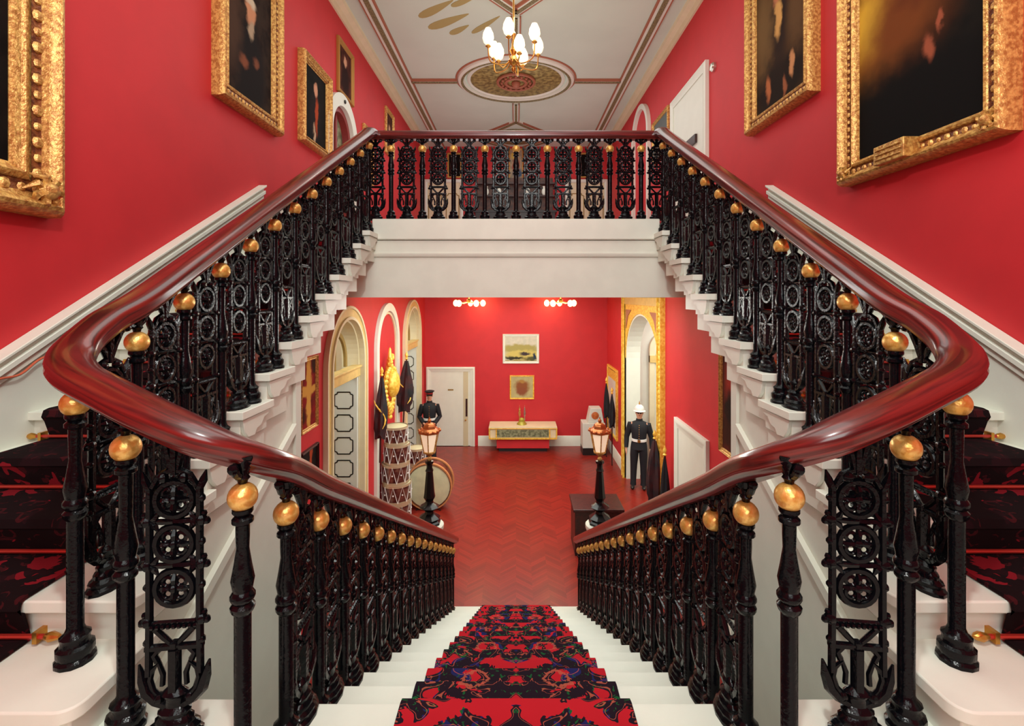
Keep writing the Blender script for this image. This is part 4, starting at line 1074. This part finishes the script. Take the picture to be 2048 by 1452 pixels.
# ------------------------------------------------------------------ people
def skin_mesh(name, nodes, edges, material, parent, sub=2, root=0):
    me = bpy.data.meshes.new(name); me.from_pydata([n[0] for n in nodes], edges, []); me.update(); me.materials.append(material)
    o = bpy.data.objects.new(name, me); COL.objects.link(o); o.parent = parent
    sk = o.modifiers.new('skin', 'SKIN'); sk.use_smooth_shade = True
    for i, n in enumerate(nodes):
        r = n[1]; r = r if isinstance(r, tuple) else (r, r)
        me.skin_vertices[0].data[i].radius = r
        me.skin_vertices[0].data[i].use_root = (i == root)
    sb = o.modifiers.new('sub', 'SUBSURF'); sb.levels = sub; sb.render_levels = sub
    return o
def guard(label, loc, rotz, helmet, lean=0.0):
    """local: facing -y, standing; arms behind (cap) or at the sides with gloves (helmet)"""
    t = thing('person', label, 'person', loc, rotz)
    L = lean
    def P(x, y, z): return (x+L*z*.06, y, z)
    hands = [(-.27, -.04, .80), (.27, -.04, .80)] if helmet else [(-.05, -.24, .97), (.07, -.25, .95)]
    elbows = [(-.27, .05, 1.12), (.27, .05, 1.12)] if helmet else [(-.265, .03, 1.13), (.265, .03, 1.13)]
    wr = [(-.275, -.02, .88), (.275, -.02, .88)] if helmet else [(-.13, -.20, 1.0), (.14, -.21, .99)]
    nodes = [(P(0, 0, .95), (.14, .10)), (P(0, 0, 1.18), (.13, .10)), (P(0, 0, 1.38), (.15, .105)), (P(0, 0, 1.50), .055), (P(0, -.01, 1.56), .052), (P(0, -.02, 1.66), (.075, .09)), (P(0, -.02, 1.73), (.06, .075))]
    edges = [(0, 1), (1, 2), (2, 3), (3, 4), (4, 5), (5, 6)]
    for i, e in enumerate((-1, 1)):
        b = len(nodes)
        nodes += [(P(e*.185, 0, 1.42), .058), (P(*elbows[i]), .04), (P(*wr[i]), .028), (P(*hands[i]), (.036, .022))]
        edges += [(2, b), (b, b+1), (b+1, b+2), (b+2, b+3)]
        b = len(nodes)
        nodes += [(P(e*.095, 0, .88), .085), (P(e*.105, -.01, .50), .055), (P(e*.11, .02, .10), .038), (P(e*.12, -.02, .045), .036), (P(e*.135, -.14, .035), .033)]
        edges += [(0, b), (b, b+1), (b+1, b+2), (b+2, b+3), (b+3, b+4)]
        # fingers and thumb rooted in the palm
        h0 = Vector(nodes[b-1][0]); wv = Vector(nodes[b-2][0]); d = (h0-wv).normalized(); sd = Vector((0, 1, 0)) if helmet else Vector((0, 0, 1))
        for q in range(4):
            c = len(nodes); o_ = sd*(-.024+.016*q)
            nodes += [(tuple(h0+o_+d*.035), .0085), (tuple(h0+o_+d*(.070+.006*(q in (1, 2)))+Vector((0, -.012, 0))), .007)]
            edges += [(b-1, c), (c, c+1)]
        c = len(nodes)
        nodes += [(tuple(h0-d*.01-sd*.035), .009), (tuple(h0+d*.03-sd*.050), .008)]; edges += [(b-1, c), (c, c+1)]
    body = skin_mesh('body', nodes, edges, SKIN, t)
    def loft(mb, st, seg=20):
        vs = []; fs = []
        for (c, rx, ry) in st:
            for i in range(seg):
                q = 2*PI*i/seg; vs.append((c[0]+rx*math.cos(q), c[1]+ry*math.sin(q), c[2]))
        for k in range(len(st)-1):
            for i in range(seg):
                j = (i+1) % seg; fs.append((k*seg+i, k*seg+j, (k+1)*seg+j, (k+1)*seg+i))
        fs.append(tuple(range(seg))[::-1]); fs.append(tuple(range((len(st)-1)*seg, len(st)*seg))); mb.add(vs, fs)
    m = MB(); loft(m, [(P(0, 0, .86), .16, .12), (P(0, 0, 1.0), .17, .135)])
    for e in (-1, 1):
        loft(m, [(P(e*.112, .01, .07), .068, .085), (P(e*.112, .012, .14), .062, .072), (P(e*.106, 0, .50), .075, .08), (P(e*.098, 0, .74), .092, .10), (P(e*.085, 0, .90), .098, .12), (P(e*.06, 0, .97), .09, .12)], 16)
    m.build('trousers', NAVY, t)
    m = MB(); loft(m, [(P(0, 0, .88), .185, .145), (P(0, 0, .98), .172, .138), (P(0, 0, 1.08), .152, .128), (P(0, -.005, 1.20), .165, .135), (P(0, -.005, 1.32), .192, .142), (P(0, 0, 1.42), .205, .125), (P(0, 0, 1.475), .15, .09), (P(0, 0, 1.50), .078, .07), (P(0, -.005, 1.55), .066, .066)])
    for i, e in enumerate((-1, 1)):
        el = Vector(P(*elbows[i])); w2 = Vector(P(*wr[i])); sh = Vector(P(e*.185, 0, 1.415))
        q = [sh+Vector((-e*.06, 0, .0)), sh, (sh+el)*.5, el, (el+w2)*.5, el+(w2-el)*.95]
        m.tube([tuple(v) for v in q], [.05, .076, .068, .058, .052, .044], 12)
    m.build('jacket', NAVY, t)
    m = MB()
    for e in (-1, 1): m.sphere(P(e*.125, -.07, .045), .05, 10, 7, (.95, 2.3, .85))
    m.build('shoes', DARK, t)
    m = MB(); m.lathe([(.160, 1.05), (.166, 1.055), (.166, 1.105), (.160, 1.11)], P(0, 0, 1.07)[:2]+(0,), 24, sy=.85); m.build('belt', WCLOTH, t)
    m = MB(); m.box(-.03+L*.065, .03+L*.065, -.155, -.138, 1.05, 1.11); m.build('buckle', BRASS, t)
    m = MB()
    for i in range(7): m.sphere(P(0, -.138, 1.14+.048*i), .010, 6, 4)
    m.build('buttons', BRASS, t)
    hx = P(0, -.02, 1.68)
    m = MB(); m.sphere((hx[0], hx[1]-.088, hx[2]-.01), .014, 8, 6, (.8, 1, 1.5)); 
    for e in (-1, 1): m.sphere((hx[0]+e*.078, hx[1], hx[2]-.005), .018, 8, 6, (.5, 1, 1.5))
    m.build('nose_and_ears', SKIN, body)
    m = MB()
    for e in (-1, 1): m.sphere((hx[0]+e*.030, hx[1]-.080, hx[2]+.012), .010, 7, 5)
    m.build('eyes', DARK, body)
    m = MB(); m.sphere((hx[0], hx[1]-.080, hx[2]-.047), .016, 8, 5, (1.3, .5, .35)); m.build('mouth', mat('lips', (150, 70, 66), .5) if not helmet else bpy.data.materials['lips'], body)
    m = MB(); m.sphere((hx[0], hx[1]+.012, hx[2]+.03), .086, 14, 10, (.98, 1.05, .95)); m.build('hair', HAIR, body)
    if helmet:
        m = MB(); m.lathe([(.125, .035), (.135, .045), (.105, .06), (.102, .10), (.085, .145), (.05, .175), (.02, .185)], hx, 20, sy=1.12); m.build('helmet', WCLOTH, t)
        m = MB(); m.lathe([(.022, .18), (.014, .20), (.008, .24), (.002, .265)], hx, 8); m.build('helmet_spike', BRASS, t)
        m = MB(); hb = Vector(P(*hands[1])); m.tube([(hb.x, hb.y-.02, hb.z+.05), (hb.x+.01, hb.y-.03, hb.z-.72)], .009, 6); m.build('scabbard', SILVER, t)
        for e, h in zip((-1, 1), hands):
            hv = Vector(P(*h)); m = MB(); m.sphere(tuple(hv), .045, 8, 6, (.8, 1, 1.3)); 
    else:
        m = MB(); m.lathe([(.088, .045), (.090, .05), (.092, .085), (.088, .09)], hx, 20, sy=1.1); m.build('cap_band', CAPRED, t)
        m = MB(); m.lathe([(.092, .088), (.125, .112), (.125, .125), (.09, .135), (.01, .137)], hx, 20, sy=1.1); m.build('cap', NAVY, t)
        m = MB(); m.prism([(-.075+hx[0], hx[1]-.07), (-.04+hx[0], hx[1]-.135), (.04+hx[0], hx[1]-.135), (.075+hx[0], hx[1]-.07)], 'z', hx[2]+.04, hx[2]+.052); m.build('cap_peak', DARK, t)
    return t
guard('person in black uniform and peaked cap with white belt standing by the white far door', (-2.25, 12.75, FLOOR), .1, False)
guard('person in black uniform and white helmet with white belt standing in the gilded doorway', (2.72, 10.9, FLOOR), -.25, True, .25)

for o in TOPS: o.location.z += GZ
